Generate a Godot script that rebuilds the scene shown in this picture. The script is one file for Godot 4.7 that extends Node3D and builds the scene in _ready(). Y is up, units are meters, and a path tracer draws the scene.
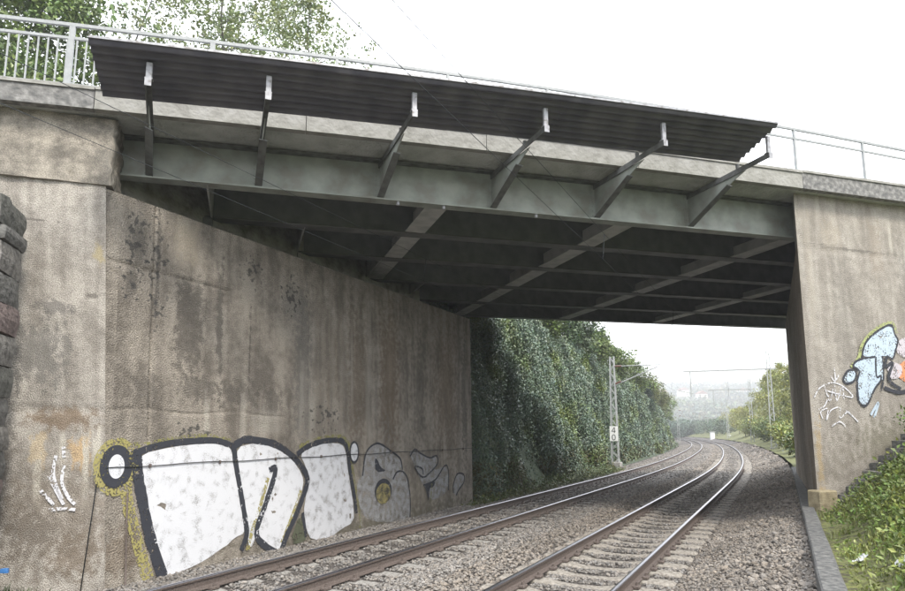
extends Node3D

# ---------------------------------------------------------------- frames
const EYE := Vector3(0, 2.27, 0)
var U := Vector3(0.95106, 0, -0.30902)      # along the bridge, to the right
var N := Vector3(0.30902, 0, 0.95106)       # out of the bridge's near face
var O := Vector3(-5.25, 0, -10.1)           # near corner of the left abutment
var W0 := Vector3(-5.25, 0, -10.1)
var W1 := Vector3(0.68, 0, -22.17)
var WD: Vector3
var WN: Vector3                             # out of the left inner wall, towards the tracks
var path_pts := []                          # track centre line: [x, z, heading] each half metre from s = -30
var M := {}
var rng := RandomNumberGenerator.new()
var used := {}

func _ready():
	rng.seed = 71
	WD = (W1 - W0).normalized()
	WN = Vector3(-WD.z, 0, WD.x)
	setup_view()
	make_path()
	make_materials()
	build_terrain()
	build_abutments()
	build_bridge()
	build_tracks()
	build_graffiti()
	build_wires_and_masts()
	build_right_bank()
	build_vegetation()
	build_far()
	build_small()
	print("done ", Time.get_ticks_msec())

func setup_view():
	var cam := Camera3D.new()
	cam.name = "camera"
	cam.projection = Camera3D.PROJECTION_FRUSTUM
	cam.near = 0.1
	cam.far = 5000.0
	cam.size = 0.1 * 591.0 / 640.0
	cam.frustum_offset = Vector2(0, 0.1 * (338.0 - 295.5) / 640.0)
	cam.position = EYE
	cam.rotation.x = atan(94.0 / 640.0)
	add_child(cam)
	cam.current = true
	var sm := ProceduralSkyMaterial.new()
	sm.sky_top_color = Color(0.93, 0.95, 0.98)
	sm.sky_horizon_color = Color(0.985, 0.99, 1.0)
	sm.sky_curve = 0.3
	sm.sky_energy_multiplier = 1.0
	sm.ground_bottom_color = Color(0.45, 0.44, 0.42)
	sm.ground_horizon_color = Color(0.9, 0.92, 0.93)
	sm.sun_angle_max = 1.0
	var sky := Sky.new()
	sky.sky_material = sm
	var env := Environment.new()
	env.background_mode = Environment.BG_SKY
	env.sky = sky
	env.background_energy_multiplier = 1.25
	env.tonemap_mode = Environment.TONE_MAPPER_LINEAR
	env.tonemap_exposure = 2.8
	env.fog_enabled = true
	env.fog_density = 0.001
	env.fog_light_color = Color(0.985, 0.99, 1.0)
	env.sdfgi_enabled = true
	env.ssao_enabled = true
	env.ssil_enabled = true
	var we := WorldEnvironment.new()
	we.name = "environment"
	we.environment = env
	add_child(we)
	var sun := DirectionalLight3D.new()
	sun.name = "sun"
	sun.light_color = Color(1.0, 0.97, 0.92)
	sun.light_energy = 0.45
	sun.light_angular_distance = 14.0
	sun.shadow_enabled = true
	sun.rotation_degrees = Vector3(-48, 28, 0)
	add_child(sun)

# ---------------------------------------------------------------- helpers
func bp(s: float, n: float, y: float) -> Vector3:
	return O + U * s + N * n + Vector3(0, y, 0)

func make_path():
	var h := 0.47313
	var x := -3.2735 - sin(h) * 30.0
	var z := cos(h) * 30.0
	var s := -30.0
	for i in 700:
		path_pts.append([x, z, h])
		var k := 0.0
		if s >= 30.896:
			k = 0.0024336 if s < 54.909 else 0.00096412
		h -= k * 0.5
		x += sin(h) * 0.5
		z -= cos(h) * 0.5
		s += 0.5

func heading(s: float) -> float:
	var f := clampf((s + 30.0) * 2.0, 0, 698)
	var i := int(f)
	return lerpf(path_pts[i][2], path_pts[i + 1][2], f - i)

func tp(s: float, off: float, y: float) -> Vector3:
	var f := clampf((s + 30.0) * 2.0, 0, 698)
	var i := int(f)
	var t := f - i
	var h := lerpf(path_pts[i][2], path_pts[i + 1][2], t)
	return Vector3(lerpf(path_pts[i][0], path_pts[i + 1][0], t) + cos(h) * off, y, lerpf(path_pts[i][1], path_pts[i + 1][1], t) + sin(h) * off)

func wp(a: float, y: float, out := 0.0) -> Vector3:
	var lean := lerpf(0.3, 0.08, a / 13.45) * maxf(y, -0.5) / 6.2
	return W0 + WD * a + WN * (out - lean) + Vector3(0, y, 0)

func numbered(called: String) -> String:
	if not used.has(called):
		used[called] = 0
		return called
	used[called] += 1
	return "%s_%03d" % [called, used[called]]

func thing(called: String, label: String, category: String, at := Vector3.ZERO, group := "") -> Node3D:
	var o := Node3D.new()
	o.name = numbered(called)
	add_child(o)
	o.position = at
	tag(o, label, category, group)
	return o

func tag(o: Node, label := "", category := "", group := "", kind := ""):
	if label: o.set_meta("label", label)
	if category: o.set_meta("category", category)
	if group: o.set_meta("group", group)
	if kind: o.set_meta("kind", kind)

func st_new(smooth := false) -> SurfaceTool:
	var st := SurfaceTool.new()
	st.begin(Mesh.PRIMITIVE_TRIANGLES)
	st.set_smooth_group(0 if smooth else -1)
	return st

func mesh_of(st: SurfaceTool, mat: Material) -> ArrayMesh:
	st.generate_normals()
	st.index()
	var m := st.commit()
	m.surface_set_material(0, mat)
	return m

func put(called: String, mesh: Mesh, parent: Node = null, at := Vector3.ZERO) -> MeshInstance3D:
	var o := MeshInstance3D.new()
	o.mesh = mesh
	o.name = called
	if parent == null:
		o.name = numbered(called)
		add_child(o, true)
		o.position = at
	else:
		parent.add_child(o, true)
		# parts are given in world space; a thing's node stands at its base
		o.position = at - (parent.position if parent.get_parent() == self else parent.position + parent.get_parent().position)
	return o

func build(st: SurfaceTool, called: String, mat: Material, parent: Node = null) -> MeshInstance3D:
	return put(called, mesh_of(st, mat), parent)

func structure(st: SurfaceTool, called: String, mat: Material) -> MeshInstance3D:
	var o := build(st, called, mat)
	o.set_meta("kind", "structure")
	return o

func tri(st: SurfaceTool, a: Vector3, b: Vector3, c: Vector3):
	st.add_vertex(a); st.add_vertex(c); st.add_vertex(b)

func quad(st: SurfaceTool, a: Vector3, b: Vector3, c: Vector3, d: Vector3):
	tri(st, a, b, c); tri(st, a, c, d)

# box with axes ax, ay, az (unit) and full size
func box(st: SurfaceTool, c: Vector3, ax: Vector3, ay: Vector3, az: Vector3, size: Vector3, bev := 0.0):
	var h := size * 0.5
	if bev <= 0.0:
		var p := []
		for i in 8:
			p.append(c + ax * (h.x if i & 1 else -h.x) + ay * (h.y if i & 2 else -h.y) + az * (h.z if i & 4 else -h.z))
		quad(st, p[4], p[5], p[7], p[6]); quad(st, p[1], p[0], p[2], p[3])
		quad(st, p[5], p[1], p[3], p[7]); quad(st, p[0], p[4], p[6], p[2])
		quad(st, p[6], p[7], p[3], p[2]); quad(st, p[0], p[1], p[5], p[4])
		return
	var ax3 := [ax, ay, az]
	var hh := [h.x, h.y, h.z]
	for f in 3:
		var g := (f + 1) % 3
		var k := (f + 2) % 3
		for sg in [-1.0, 1.0]:
			var cc: Vector3 = c + ax3[f] * hh[f] * sg
			var e1: Vector3 = ax3[g] * (hh[g] - bev)
			var e2: Vector3 = ax3[k] * (hh[k] - bev)
			if sg > 0: quad(st, cc - e1 - e2, cc + e1 - e2, cc + e1 + e2, cc - e1 + e2)
			else: quad(st, cc - e1 + e2, cc + e1 + e2, cc + e1 - e2, cc - e1 - e2)
		for s1 in [-1.0, 1.0]:
			for s2 in [-1.0, 1.0]:
				var a1: Vector3 = c + ax3[g] * hh[g] * s1 + ax3[k] * (hh[k] - bev) * s2
				var a2: Vector3 = c + ax3[g] * (hh[g] - bev) * s1 + ax3[k] * hh[k] * s2
				var l: Vector3 = ax3[f] * (hh[f] - bev)
				if s1 * s2 > 0: quad(st, a1 - l, a1 + l, a2 + l, a2 - l)
				else: quad(st, a2 - l, a2 + l, a1 + l, a1 - l)
	for i in 8:
		var s := Vector3(1 if i & 1 else -1, 1 if i & 2 else -1, 1 if i & 4 else -1)
		var q1 := c + ax * h.x * s.x + ay * (h.y - bev) * s.y + az * (h.z - bev) * s.z
		var q2 := c + ax * (h.x - bev) * s.x + ay * h.y * s.y + az * (h.z - bev) * s.z
		var q3 := c + ax * (h.x - bev) * s.x + ay * (h.y - bev) * s.y + az * h.z * s.z
		if s.x * s.y * s.z > 0: tri(st, q1, q2, q3)
		else: tri(st, q1, q3, q2)

# box between two points, with a width and a height
func bar(st: SurfaceTool, a: Vector3, b: Vector3, w: float, h: float, up := Vector3.UP, bev := 0.0):
	var d := (b - a).normalized()
	var side := d.cross(up).normalized()
	var u2 := side.cross(d).normalized()
	box(st, (a + b) * 0.5, side, u2, d, Vector3(w, h, a.distance_to(b)), bev)

func loft(st: SurfaceTool, rings: Array, cap := true, closed := true):
	for i in rings.size() - 1:
		var r: PackedVector3Array = rings[i]
		var q: PackedVector3Array = rings[i + 1]
		var m := r.size()
		for j in (m if closed else m - 1):
			var k := (j + 1) % m
			quad(st, r[j], r[k], q[k], q[j])
	if cap and closed:
		for e in [0, rings.size() - 1]:
			var r: PackedVector3Array = rings[e]
			var c := Vector3.ZERO
			for p in r: c += p
			c /= r.size()
			for j in r.size():
				tri(st, c, r[(j + 1) % r.size()], r[j])

func tube(st: SurfaceTool, pts: Array, radii: Array, sides := 6):
	var rings := []
	for i in pts.size():
		var d: Vector3 = (pts[mini(i + 1, pts.size() - 1)] - pts[maxi(i - 1, 0)]).normalized()
		var ref := Vector3.UP if absf(d.y) < 0.9 else Vector3.RIGHT
		var s := d.cross(ref).normalized()
		var t := s.cross(d).normalized()
		var r := PackedVector3Array()
		for k in sides:
			var an := TAU * k / sides
			r.append(pts[i] + (s * cos(an) + t * sin(an)) * float(radii[i]))
		rings.append(r)
	loft(st, rings)

# polygon (flat points in 3D) extruded by vector e
func slab(st: SurfaceTool, poly: PackedVector3Array, e: Vector3, flat: PackedVector2Array):
	var idx := Geometry2D.triangulate_polygon(flat)
	for i in range(0, idx.size(), 3):
		tri(st, poly[idx[i]], poly[idx[i + 1]], poly[idx[i + 2]])
		tri(st, poly[idx[i]] + e, poly[idx[i + 2]] + e, poly[idx[i + 1]] + e)
	for i in poly.size():
		var j := (i + 1) % poly.size()
		quad(st, poly[i], poly[j], poly[j] + e, poly[i] + e)

# upright prism over a footprint, between heights y0 and y1
func prism(st: SurfaceTool, foot: Array, y0: float, y1: float):
	var p := PackedVector3Array()
	var f := PackedVector2Array()
	for v in foot:
		p.append(Vector3(v.x, y0, v.z))
		f.append(Vector2(v.x, v.z))
	slab(st, p, Vector3(0, y1 - y0, 0), f)

# ---------------------------------------------------------------- materials
func lin(r: float, g: float, b: float) -> Color:
	return Color(r, g, b).linear_to_srgb()

func noise_img(size: int, freq: float, oct: int, seed_: int, type := FastNoiseLite.TYPE_SIMPLEX_SMOOTH, w := 0) -> Image:
	var n := FastNoiseLite.new()
	n.noise_type = type
	n.frequency = freq
	n.seed = seed_
	n.fractal_type = FastNoiseLite.FRACTAL_FBM
	n.fractal_octaves = oct
	n.cellular_return_type = FastNoiseLite.RETURN_DISTANCE2_SUB
	if w > 0: return n.get_image(w, size)
	return n.get_seamless_image(size, size)

# noise through a ramp of linear colours
func ramp_tex(img: Image, stops: Array, contrast := 1.0) -> ImageTexture:
	img.convert(Image.FORMAT_L8)
	var d := img.get_data()
	var lut := PackedByteArray()
	for i in 256:
		var t := clampf((i / 255.0 - 0.5) * contrast + 0.5, 0, 1) * (stops.size() - 1)
		var k := mini(int(t), stops.size() - 2)
		var a: Color = stops[k]
		var c := a.lerp(stops[k + 1], t - k).linear_to_srgb()
		lut.append(int(c.r * 255)); lut.append(int(c.g * 255)); lut.append(int(c.b * 255))
	var out := PackedByteArray()
	out.resize(d.size() * 3)
	for i in d.size():
		var v := d[i] * 3
		out[i * 3] = lut[v]; out[i * 3 + 1] = lut[v + 1]; out[i * 3 + 2] = lut[v + 2]
	var im := Image.create_from_data(img.get_width(), img.get_height(), false, Image.FORMAT_RGB8, out)
	return ImageTexture.create_from_image(im)

func bump_tex(img: Image, k: float) -> ImageTexture:
	img.convert(Image.FORMAT_RGBA8)
	img.bump_map_to_normal_map(k)
	return ImageTexture.create_from_image(img)

func plain(c: Color, rough := 0.8, metal := 0.0) -> StandardMaterial3D:
	var m := StandardMaterial3D.new()
	m.albedo_color = c
	m.roughness = rough
	m.metallic = metal
	m.cull_mode = BaseMaterial3D.CULL_DISABLED
	return m

func tri_mat(tex: Texture2D, nrm: Texture2D, scale: float, rough := 0.85, nk := 1.0, metal := 0.0) -> StandardMaterial3D:
	var m := plain(Color.WHITE, rough, metal)
	m.albedo_texture = tex
	if nrm:
		m.normal_enabled = true
		m.normal_texture = nrm
		m.normal_scale = nk
	m.uv1_triplanar = true
	m.uv1_world_triplanar = true
	m.uv1_scale = Vector3.ONE * scale
	return m

func make_materials():
	var fine := bump_tex(noise_img(512, 0.06, 4, 3), 6.0)
	M.fine = fine
	var coarse := bump_tex(noise_img(512, 0.03, 5, 8), 8.0)
	var C := func(v: float, r := 1.0, g := 1.0, b := 1.0) -> Color: return Color(v * r, v * g, v * b)
	M.concrete = tri_mat(ramp_tex(noise_img(512, 0.012, 6, 5), [C.call(0.16, 1, .95, .87), C.call(0.3, 1, .96, .9), C.call(0.4, 1, .97, .91)], 1.6), coarse, 0.35, 0.92, 1.0)
	M.sleeper = tri_mat(ramp_tex(noise_img(512, 0.02, 5, 15), [C.call(0.18, 1, .89, .76), C.call(0.31, 1, .91, .79), C.call(0.39, 1, .92, .82)], 1.5), fine, 1.2, 0.92)
	M.sleeper_old = tri_mat(ramp_tex(noise_img(512, 0.02, 5, 16), [C.call(0.2, 1, .93, .84), C.call(0.32, 1, .95, .88), C.call(0.38, 1, .96, .9)], 1.5), fine, 1.2, 0.92)
	M.band_light = tri_mat(ramp_tex(noise_img(512, 0.02, 5, 21), [C.call(0.2, 1, .97, .88), C.call(0.26, 1, .98, .9), C.call(0.29, 1, .98, .91), C.call(0.33, 1, .98, .93)], 1.3), fine, 0.25, 0.9, 0.35)
	M.band_dark = tri_mat(ramp_tex(noise_img(512, 0.025, 5, 22), [C.call(0.1), C.call(0.18, 1, .98, .95), C.call(0.3, 1, .98, .95)], 1.6), fine, 0.5, 0.9, 0.35)
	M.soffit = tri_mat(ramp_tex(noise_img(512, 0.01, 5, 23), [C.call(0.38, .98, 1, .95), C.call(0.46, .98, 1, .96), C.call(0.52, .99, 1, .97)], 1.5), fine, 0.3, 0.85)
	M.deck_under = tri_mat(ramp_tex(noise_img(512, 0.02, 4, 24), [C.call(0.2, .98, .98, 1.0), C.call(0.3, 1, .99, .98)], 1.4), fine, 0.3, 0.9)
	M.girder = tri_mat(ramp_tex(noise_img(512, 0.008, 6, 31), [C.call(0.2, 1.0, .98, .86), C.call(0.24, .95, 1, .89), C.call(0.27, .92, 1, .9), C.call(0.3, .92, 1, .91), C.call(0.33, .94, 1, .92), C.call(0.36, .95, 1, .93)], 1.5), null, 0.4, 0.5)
	M.girder_dark = tri_mat(ramp_tex(noise_img(512, 0.01, 6, 32), [C.call(0.12, .9, .98, 1.02), C.call(0.15, .92, 1, 1.0), C.call(0.18, .94, 1, .98)], 1.5), null, 0.4, 0.6)  # darker blue-grey tone for the inner girders and the last end diaphragm
	M.crossbeam = tri_mat(ramp_tex(noise_img(512, 0.01, 6, 33), [C.call(0.34, .98, 1, .97), C.call(0.43, .99, 1, .97), C.call(0.48, 1, 1, .97)], 1.5), null, 0.4, 0.6)
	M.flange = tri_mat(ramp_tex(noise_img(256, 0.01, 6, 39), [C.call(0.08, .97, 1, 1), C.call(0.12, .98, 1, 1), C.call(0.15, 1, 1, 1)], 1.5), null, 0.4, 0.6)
	M.bracket = tri_mat(ramp_tex(noise_img(256, 0.02, 5, 34), [C.call(0.06, 1, 1, .95), C.call(0.11, .97, 1, .97), C.call(0.15, .96, 1, .96)], 1.5), null, 0.8, 0.55)
	M.galv = tri_mat(ramp_tex(noise_img(256, 0.03, 4, 35), [C.call(0.12, 1.1, .95, .85), C.call(0.3, .97, .98, 1.05), C.call(0.36, .97, .98, 1.05), C.call(0.42, .97, .99, 1.04)], 1.6), null, 1.0, 0.45, 1.0, 0.2)
	M.paint_rail = tri_mat(ramp_tex(noise_img(256, 0.03, 4, 36), [C.call(0.27, .95, 1, 1.03), C.call(0.36, .96, 1, 1.02)], 1.5), null, 1.0, 0.5)
	M.sheet = tri_mat(ramp_tex(noise_img(512, 0.01, 5, 37), [C.call(0.065, .93, .93, 1.25), C.call(0.095, .97, .95, 1.2), C.call(0.13, 1, .95, 1.1)], 1.6), null, 0.3, 0.55)
	M.rust = tri_mat(ramp_tex(noise_img(512, 0.03, 5, 41), [C.call(0.05, 1.2, .95, .8), C.call(0.1, 1.2, .95, .83), C.call(0.15, 1.2, .95, .85)], 1.5), fine, 2.0, 0.75)
	M.rail_top = plain(lin(0.42, 0.41, 0.45), 0.3, 1.0)
	M.wire = plain(lin(0.03, 0.035, 0.04), 0.6, 0.4)
	M.mast = tri_mat(ramp_tex(noise_img(256, 0.03, 4, 43), [C.call(0.3, .97, 1, .97), C.call(0.42, .97, 1, 1)], 1.5), null, 1.0, 0.6)
	M.insul = plain(lin(0.12, 0.05, 0.03), 0.25)
	var cell := noise_img(1024, 0.035, 2, 51, FastNoiseLite.TYPE_CELLULAR)
	var cell2: Image = cell.duplicate()
	M.ballast = tri_mat(ramp_tex(cell, [C.call(0.06, 1.1, .96, .86), C.call(0.14, 1.1, .97, .88), C.call(0.2, 1.08, .99, .91)], 1.6), bump_tex(cell2, 10.0), 0.55, 0.95)
	M.soil = tri_mat(ramp_tex(noise_img(512, 0.02, 6, 53), [C.call(0.035, 1.1, .95, .75), C.call(0.07, 1.1, .98, .75), C.call(0.11, 1.0, 1.0, .6)], 1.6), coarse, 0.5, 0.95)
	M.moss = tri_mat(ramp_tex(noise_img(512, 0.025, 6, 56), [Color(0.05, 0.045, 0.03), Color(0.1, 0.095, 0.045), Color(0.13, 0.15, 0.045), Color(0.2, 0.2, 0.07)], 1.9), coarse, 0.45, 0.95)
	M.under = tri_mat(ramp_tex(noise_img(512, 0.04, 6, 58), [Color(0.035, 0.05, 0.028), Color(0.065, 0.085, 0.05), Color(0.1, 0.13, 0.08)], 1.9), coarse, 0.6, 0.9)
	M.meadow = tri_mat(ramp_tex(noise_img(512, 0.02, 6, 54), [Color(0.03, 0.05, 0.018), Color(0.06, 0.085, 0.025), Color(0.11, 0.11, 0.04)], 1.6), coarse, 0.08, 0.95)
	M.stone = []
	for t in [C.call(0.13, 1, .98, .93), C.call(0.17, 1, .95, .88), C.call(0.15, 1.15, .9, .85), C.call(0.1, 1, 1, .9)]:
		M.stone.append(tri_mat(ramp_tex(noise_img(256, 0.03, 5, 60 + M.stone.size()), [t * 0.45, t, t * 1.35], 1.7), coarse, 0.9, 0.93))
	M.bark = tri_mat(ramp_tex(noise_img(256, 0.03, 5, 65), [C.call(0.05, 1, .9, .75), C.call(0.12, 1, .93, .82)], 1.5), coarse, 1.5, 0.95)
	M.leaf = plain(Color.WHITE, 0.4)
	M.leaf.vertex_color_use_as_albedo = true
	M.leaf.backlight = Color(0.8, 0.9, 0.45)
	M.rock = plain(Color.WHITE, 0.92)
	M.rock.vertex_color_use_as_albedo = true
	print("materials ", Time.get_ticks_msec())

# picture of a wall: base concrete, then patches [cx, cy, rx, ry, linear colour, strength, soft edge, kind]
# kind 0 = round patch, 1 = upright streak with ragged sides
func wall_mat(x0: float, x1: float, y0: float, y1: float, w: int, h: int, base: Array, marks: Array, seed_: int) -> StandardMaterial3D:
	var big := noise_img(h, 0.006, 5, seed_, FastNoiseLite.TYPE_SIMPLEX_SMOOTH, w)
	var mid := noise_img(h, 0.035, 4, seed_ + 1, FastNoiseLite.TYPE_SIMPLEX_SMOOTH, w)
	var grain := noise_img(h, 0.25, 3, seed_ + 2, FastNoiseLite.TYPE_SIMPLEX_SMOOTH, w)
	var drip_n := FastNoiseLite.new()
	drip_n.seed = seed_ + 4
	drip_n.frequency = 0.05
	drip_n.fractal_octaves = 4
	big.convert(Image.FORMAT_L8); mid.convert(Image.FORMAT_L8); grain.convert(Image.FORMAT_L8)
	var db := big.get_data()
	var dm := mid.get_data()
	var dg := grain.get_data()
	var streak := noise_img(h / 8, 0.014 if w > 1500 else 0.02, 4, seed_ + 9, FastNoiseLite.TYPE_SIMPLEX_SMOOTH, w)
	streak.resize(w, h, Image.INTERPOLATE_CUBIC)
	streak.convert(Image.FORMAT_L8)
	var ds := streak.get_data()
	var drip := PackedFloat32Array()
	for i in w: drip.append(drip_n.get_noise_2d(i * 1024.0 / w, 3.0))
	var col := PackedColorArray()
	col.resize(w * h)
	var c0: Color = base[0]
	var c1: Color = base[1]
	for j in h:
		for i in w:
			var k := j * w + i
			var t := (db[k] - 128) / 128.0 * 0.5 + (dm[k] - 128) / 128.0 * 0.35 + (ds[k] - 128) / 128.0 * 0.55 + drip[i] * 0.12 + 0.5
			var c := c0.lerp(c1, clampf(t, 0, 1))
			col[k] = c * (1.0 + (dg[k] - 128) / 128.0 * 0.55)
	for mk in marks:
		var cx: float = (mk[0] - x0) / (x1 - x0) * w
		var cy: float = (y1 - mk[1]) / (y1 - y0) * h
		var rx: float = mk[2] / (x1 - x0) * w
		var ry: float = mk[3] / (y1 - y0) * h
		var mc: Color = mk[4]
		var k2: int = mk[7] if mk.size() > 7 else 0
		for j in range(maxi(0, int(cy - ry * 1.4)), mini(h, int(cy + ry * 1.4) + 1)):
			for i in range(maxi(0, int(cx - rx * 1.4)), mini(w, int(cx + rx * 1.4) + 1)):
				var k := j * w + i
				var dx := absf(i + 0.5 - cx) / rx
				var dy := absf(j + 0.5 - cy) / ry
				var nz := (dm[k] - 128) / 128.0 * 0.5 + (dg[k] - 128) / 128.0 * 0.35
				var d := (sqrt(dx * dx + dy * dy) if k2 == 0 else maxf(dx, dy * (1.0 - drip[i] * 0.6))) + nz
				var a: float = (1.0 - smoothstep(1.0 - mk[6], 1.0 + 0.02, d)) * mk[5]
				if k2 == 2: a = smoothstep(0.28, 0.42, (dm[k] - 128) / 128.0 * 1.4 + (dg[k] - 128) / 128.0 * 0.5 + 0.35 - sqrt(dx * dx + dy * dy) * 0.7) * mk[5]
				if a > 0.0: col[k] = col[k].lerp(mc * (1.0 + (dg[k] - 128) / 128.0 * 0.4), a)
	var lut := PackedByteArray()
	for i in 1025: lut.append(int(clampf(Color(i / 1024.0, 0, 0).linear_to_srgb().r, 0, 1) * 255))
	var out := PackedByteArray()
	out.resize(w * h * 3)
	for k in w * h:
		var c := col[k]
		out[k * 3] = lut[clampi(int(c.r * 1024), 0, 1024)]
		out[k * 3 + 1] = lut[clampi(int(c.g * 1024), 0, 1024)]
		out[k * 3 + 2] = lut[clampi(int(c.b * 1024), 0, 1024)]
	var m := plain(Color.WHITE, 0.93)
	m.albedo_texture = ImageTexture.create_from_image(Image.create_from_data(w, h, false, Image.FORMAT_RGB8, out))
	m.normal_enabled = true
	var up := 2 if w < 2048 else 1
	m.normal_texture = bump_tex(noise_img(h * up, 0.13 if w < 2048 else 0.2, 3, seed_ + 7, FastNoiseLite.TYPE_SIMPLEX_SMOOTH, w * up), 7.0)
	m.normal_scale = 0.6
	return m

# ---------------------------------------------------------------- ground
func bank_y(s: float, off: float) -> float:
	var y := 0.56 + 0.04 * sin(s * 1.7 + off * 2.1)
	var rise := maxf(0.0, off - 3.75) * 0.66
	if s > 22.0: rise *= lerpf(1.0, 0.55, clampf((s - 22.0) / 12.0, 0, 1))
	return y + minf(rise, 5.5 if s < 30 else 3.0)

func bed_y(s: float, off: float) -> float:
	var ks := [[-7.4, -0.12], [-5.9, -0.1], [-5.35, -0.02], [-2.6, -0.02], [-2.2, 0.04], [-1.7, 0.03], [-1.3, -0.045], [1.3, -0.045], [1.55, 0.02], [2.3, 0.2], [3.2, 0.46]]
	for i in ks.size() - 1:
		if off <= ks[i + 1][0]:
			var t: float = (off - ks[i][0]) / (ks[i + 1][0] - ks[i][0])
			var y: float = lerpf(ks[i][1], ks[i + 1][1], clampf(t, 0, 1))
			if off > 1.5: y += 0.05 * sin(s * 0.9 + 1.0) * (off - 1.5) * 0.5
			return y
	return 0.46

func cut0(s: float) -> float: return -7.0 - 1.2 * smoothstep(22.0, 44.0, s)

func cut_y(s: float, off: float) -> float:   # left cutting beyond the bridge; off below -7
	var o := cut0(s) - off
	var top := 9.2 - clampf((s - 34.0) / 90.0, 0, 1) * 4.6
	var y := -0.1
	if o > 0.0: y = minf(o * 3.6, top)
	if o > 3.0: y = top + (o - 3.0) * 0.22
	return y

func sheet(f: Callable, ss: Array, offs: Array) -> SurfaceTool:
	var st := st_new(true)
	for i in ss.size() - 1:
		for j in offs.size() - 1:
			var a := tp(ss[i], offs[j], f.call(ss[i], offs[j]))
			var b := tp(ss[i], offs[j + 1], f.call(ss[i], offs[j + 1]))
			var c := tp(ss[i + 1], offs[j + 1], f.call(ss[i + 1], offs[j + 1]))
			var d := tp(ss[i + 1], offs[j], f.call(ss[i + 1], offs[j]))
			quad(st, a, b, c, d)
	return st

func steps(a: float, b: float, d: float) -> Array:
	var r := []
	var n := int(ceil(absf(b - a) / d))
	for i in n + 1: r.append(lerpf(a, b, float(i) / n))
	return r

func build_terrain():
	var st := st_new()
	var prev := PackedVector3Array()
	for k in 33:
		var an := TAU * k / 32.0
		prev.append(Vector3(cos(an) * 3000.0, -1.6, sin(an) * 3000.0))
	for k in 32: tri(st, Vector3(0, -1.6, 0), prev[k], prev[k + 1])
	structure(st, "ground", M.meadow)
	structure(sheet(bed_y, steps(-14, 60, 1.0) + steps(62, 310, 4.0), steps(-7.4, 3.18, 0.2645)), "ballast_bed", M.ballast)
	structure(sheet(bank_y, steps(-14, 40, 0.7) + steps(42, 310, 5.0), steps(3.3, 9, 0.3) + steps(10, 60, 5)), "bank", M.moss)
	structure(sheet(cut_y, steps(20, 120, 2.0) + steps(125, 310, 6.0), [-70, -45, -30, -20, -14, -12, -11, -10.4, -10, -9.6, -9.2, -8.8, -8.2, -7.6, -7.3, -7.0]), "cutting_slope", M.under)
	var left := func(s: float, off: float) -> float:
		return -0.1 + maxf(0, -6.9 - off) * 0.42 * (1.0 if off > -9.5 else 1.0) if off > -9.5 else 1.0 + (-9.5 - off) * 0.05
	structure(sheet(left, steps(-14, 14, 1.0), [-60, -30, -20, -14, -11, -9.5, -9, -8.5, -8, -7.6, -7.3]), "verge", M.soil)
	print("terrain ", Time.get_ticks_msec())

# ---------------------------------------------------------------- abutments
func wall_face(st: SurfaceTool, f: Callable, na: int, ny: int):
	# f(u, v) gives a point, u and v from 0 to 1, v = 0 at the top
	for i in na:
		for j in ny:
			var q := []
			for c in [[0, 0], [0, 1], [1, 1], [1, 0]]:
				q.append(Vector2(float(i + c[0]) / na, float(j + c[1]) / ny))
			var p := []
			for c in q: p.append(f.call(c.x, c.y))
			for k in [0, 2, 1, 0, 3, 2]:
				st.set_uv(q[k])
				st.add_vertex(p[k])

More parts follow.
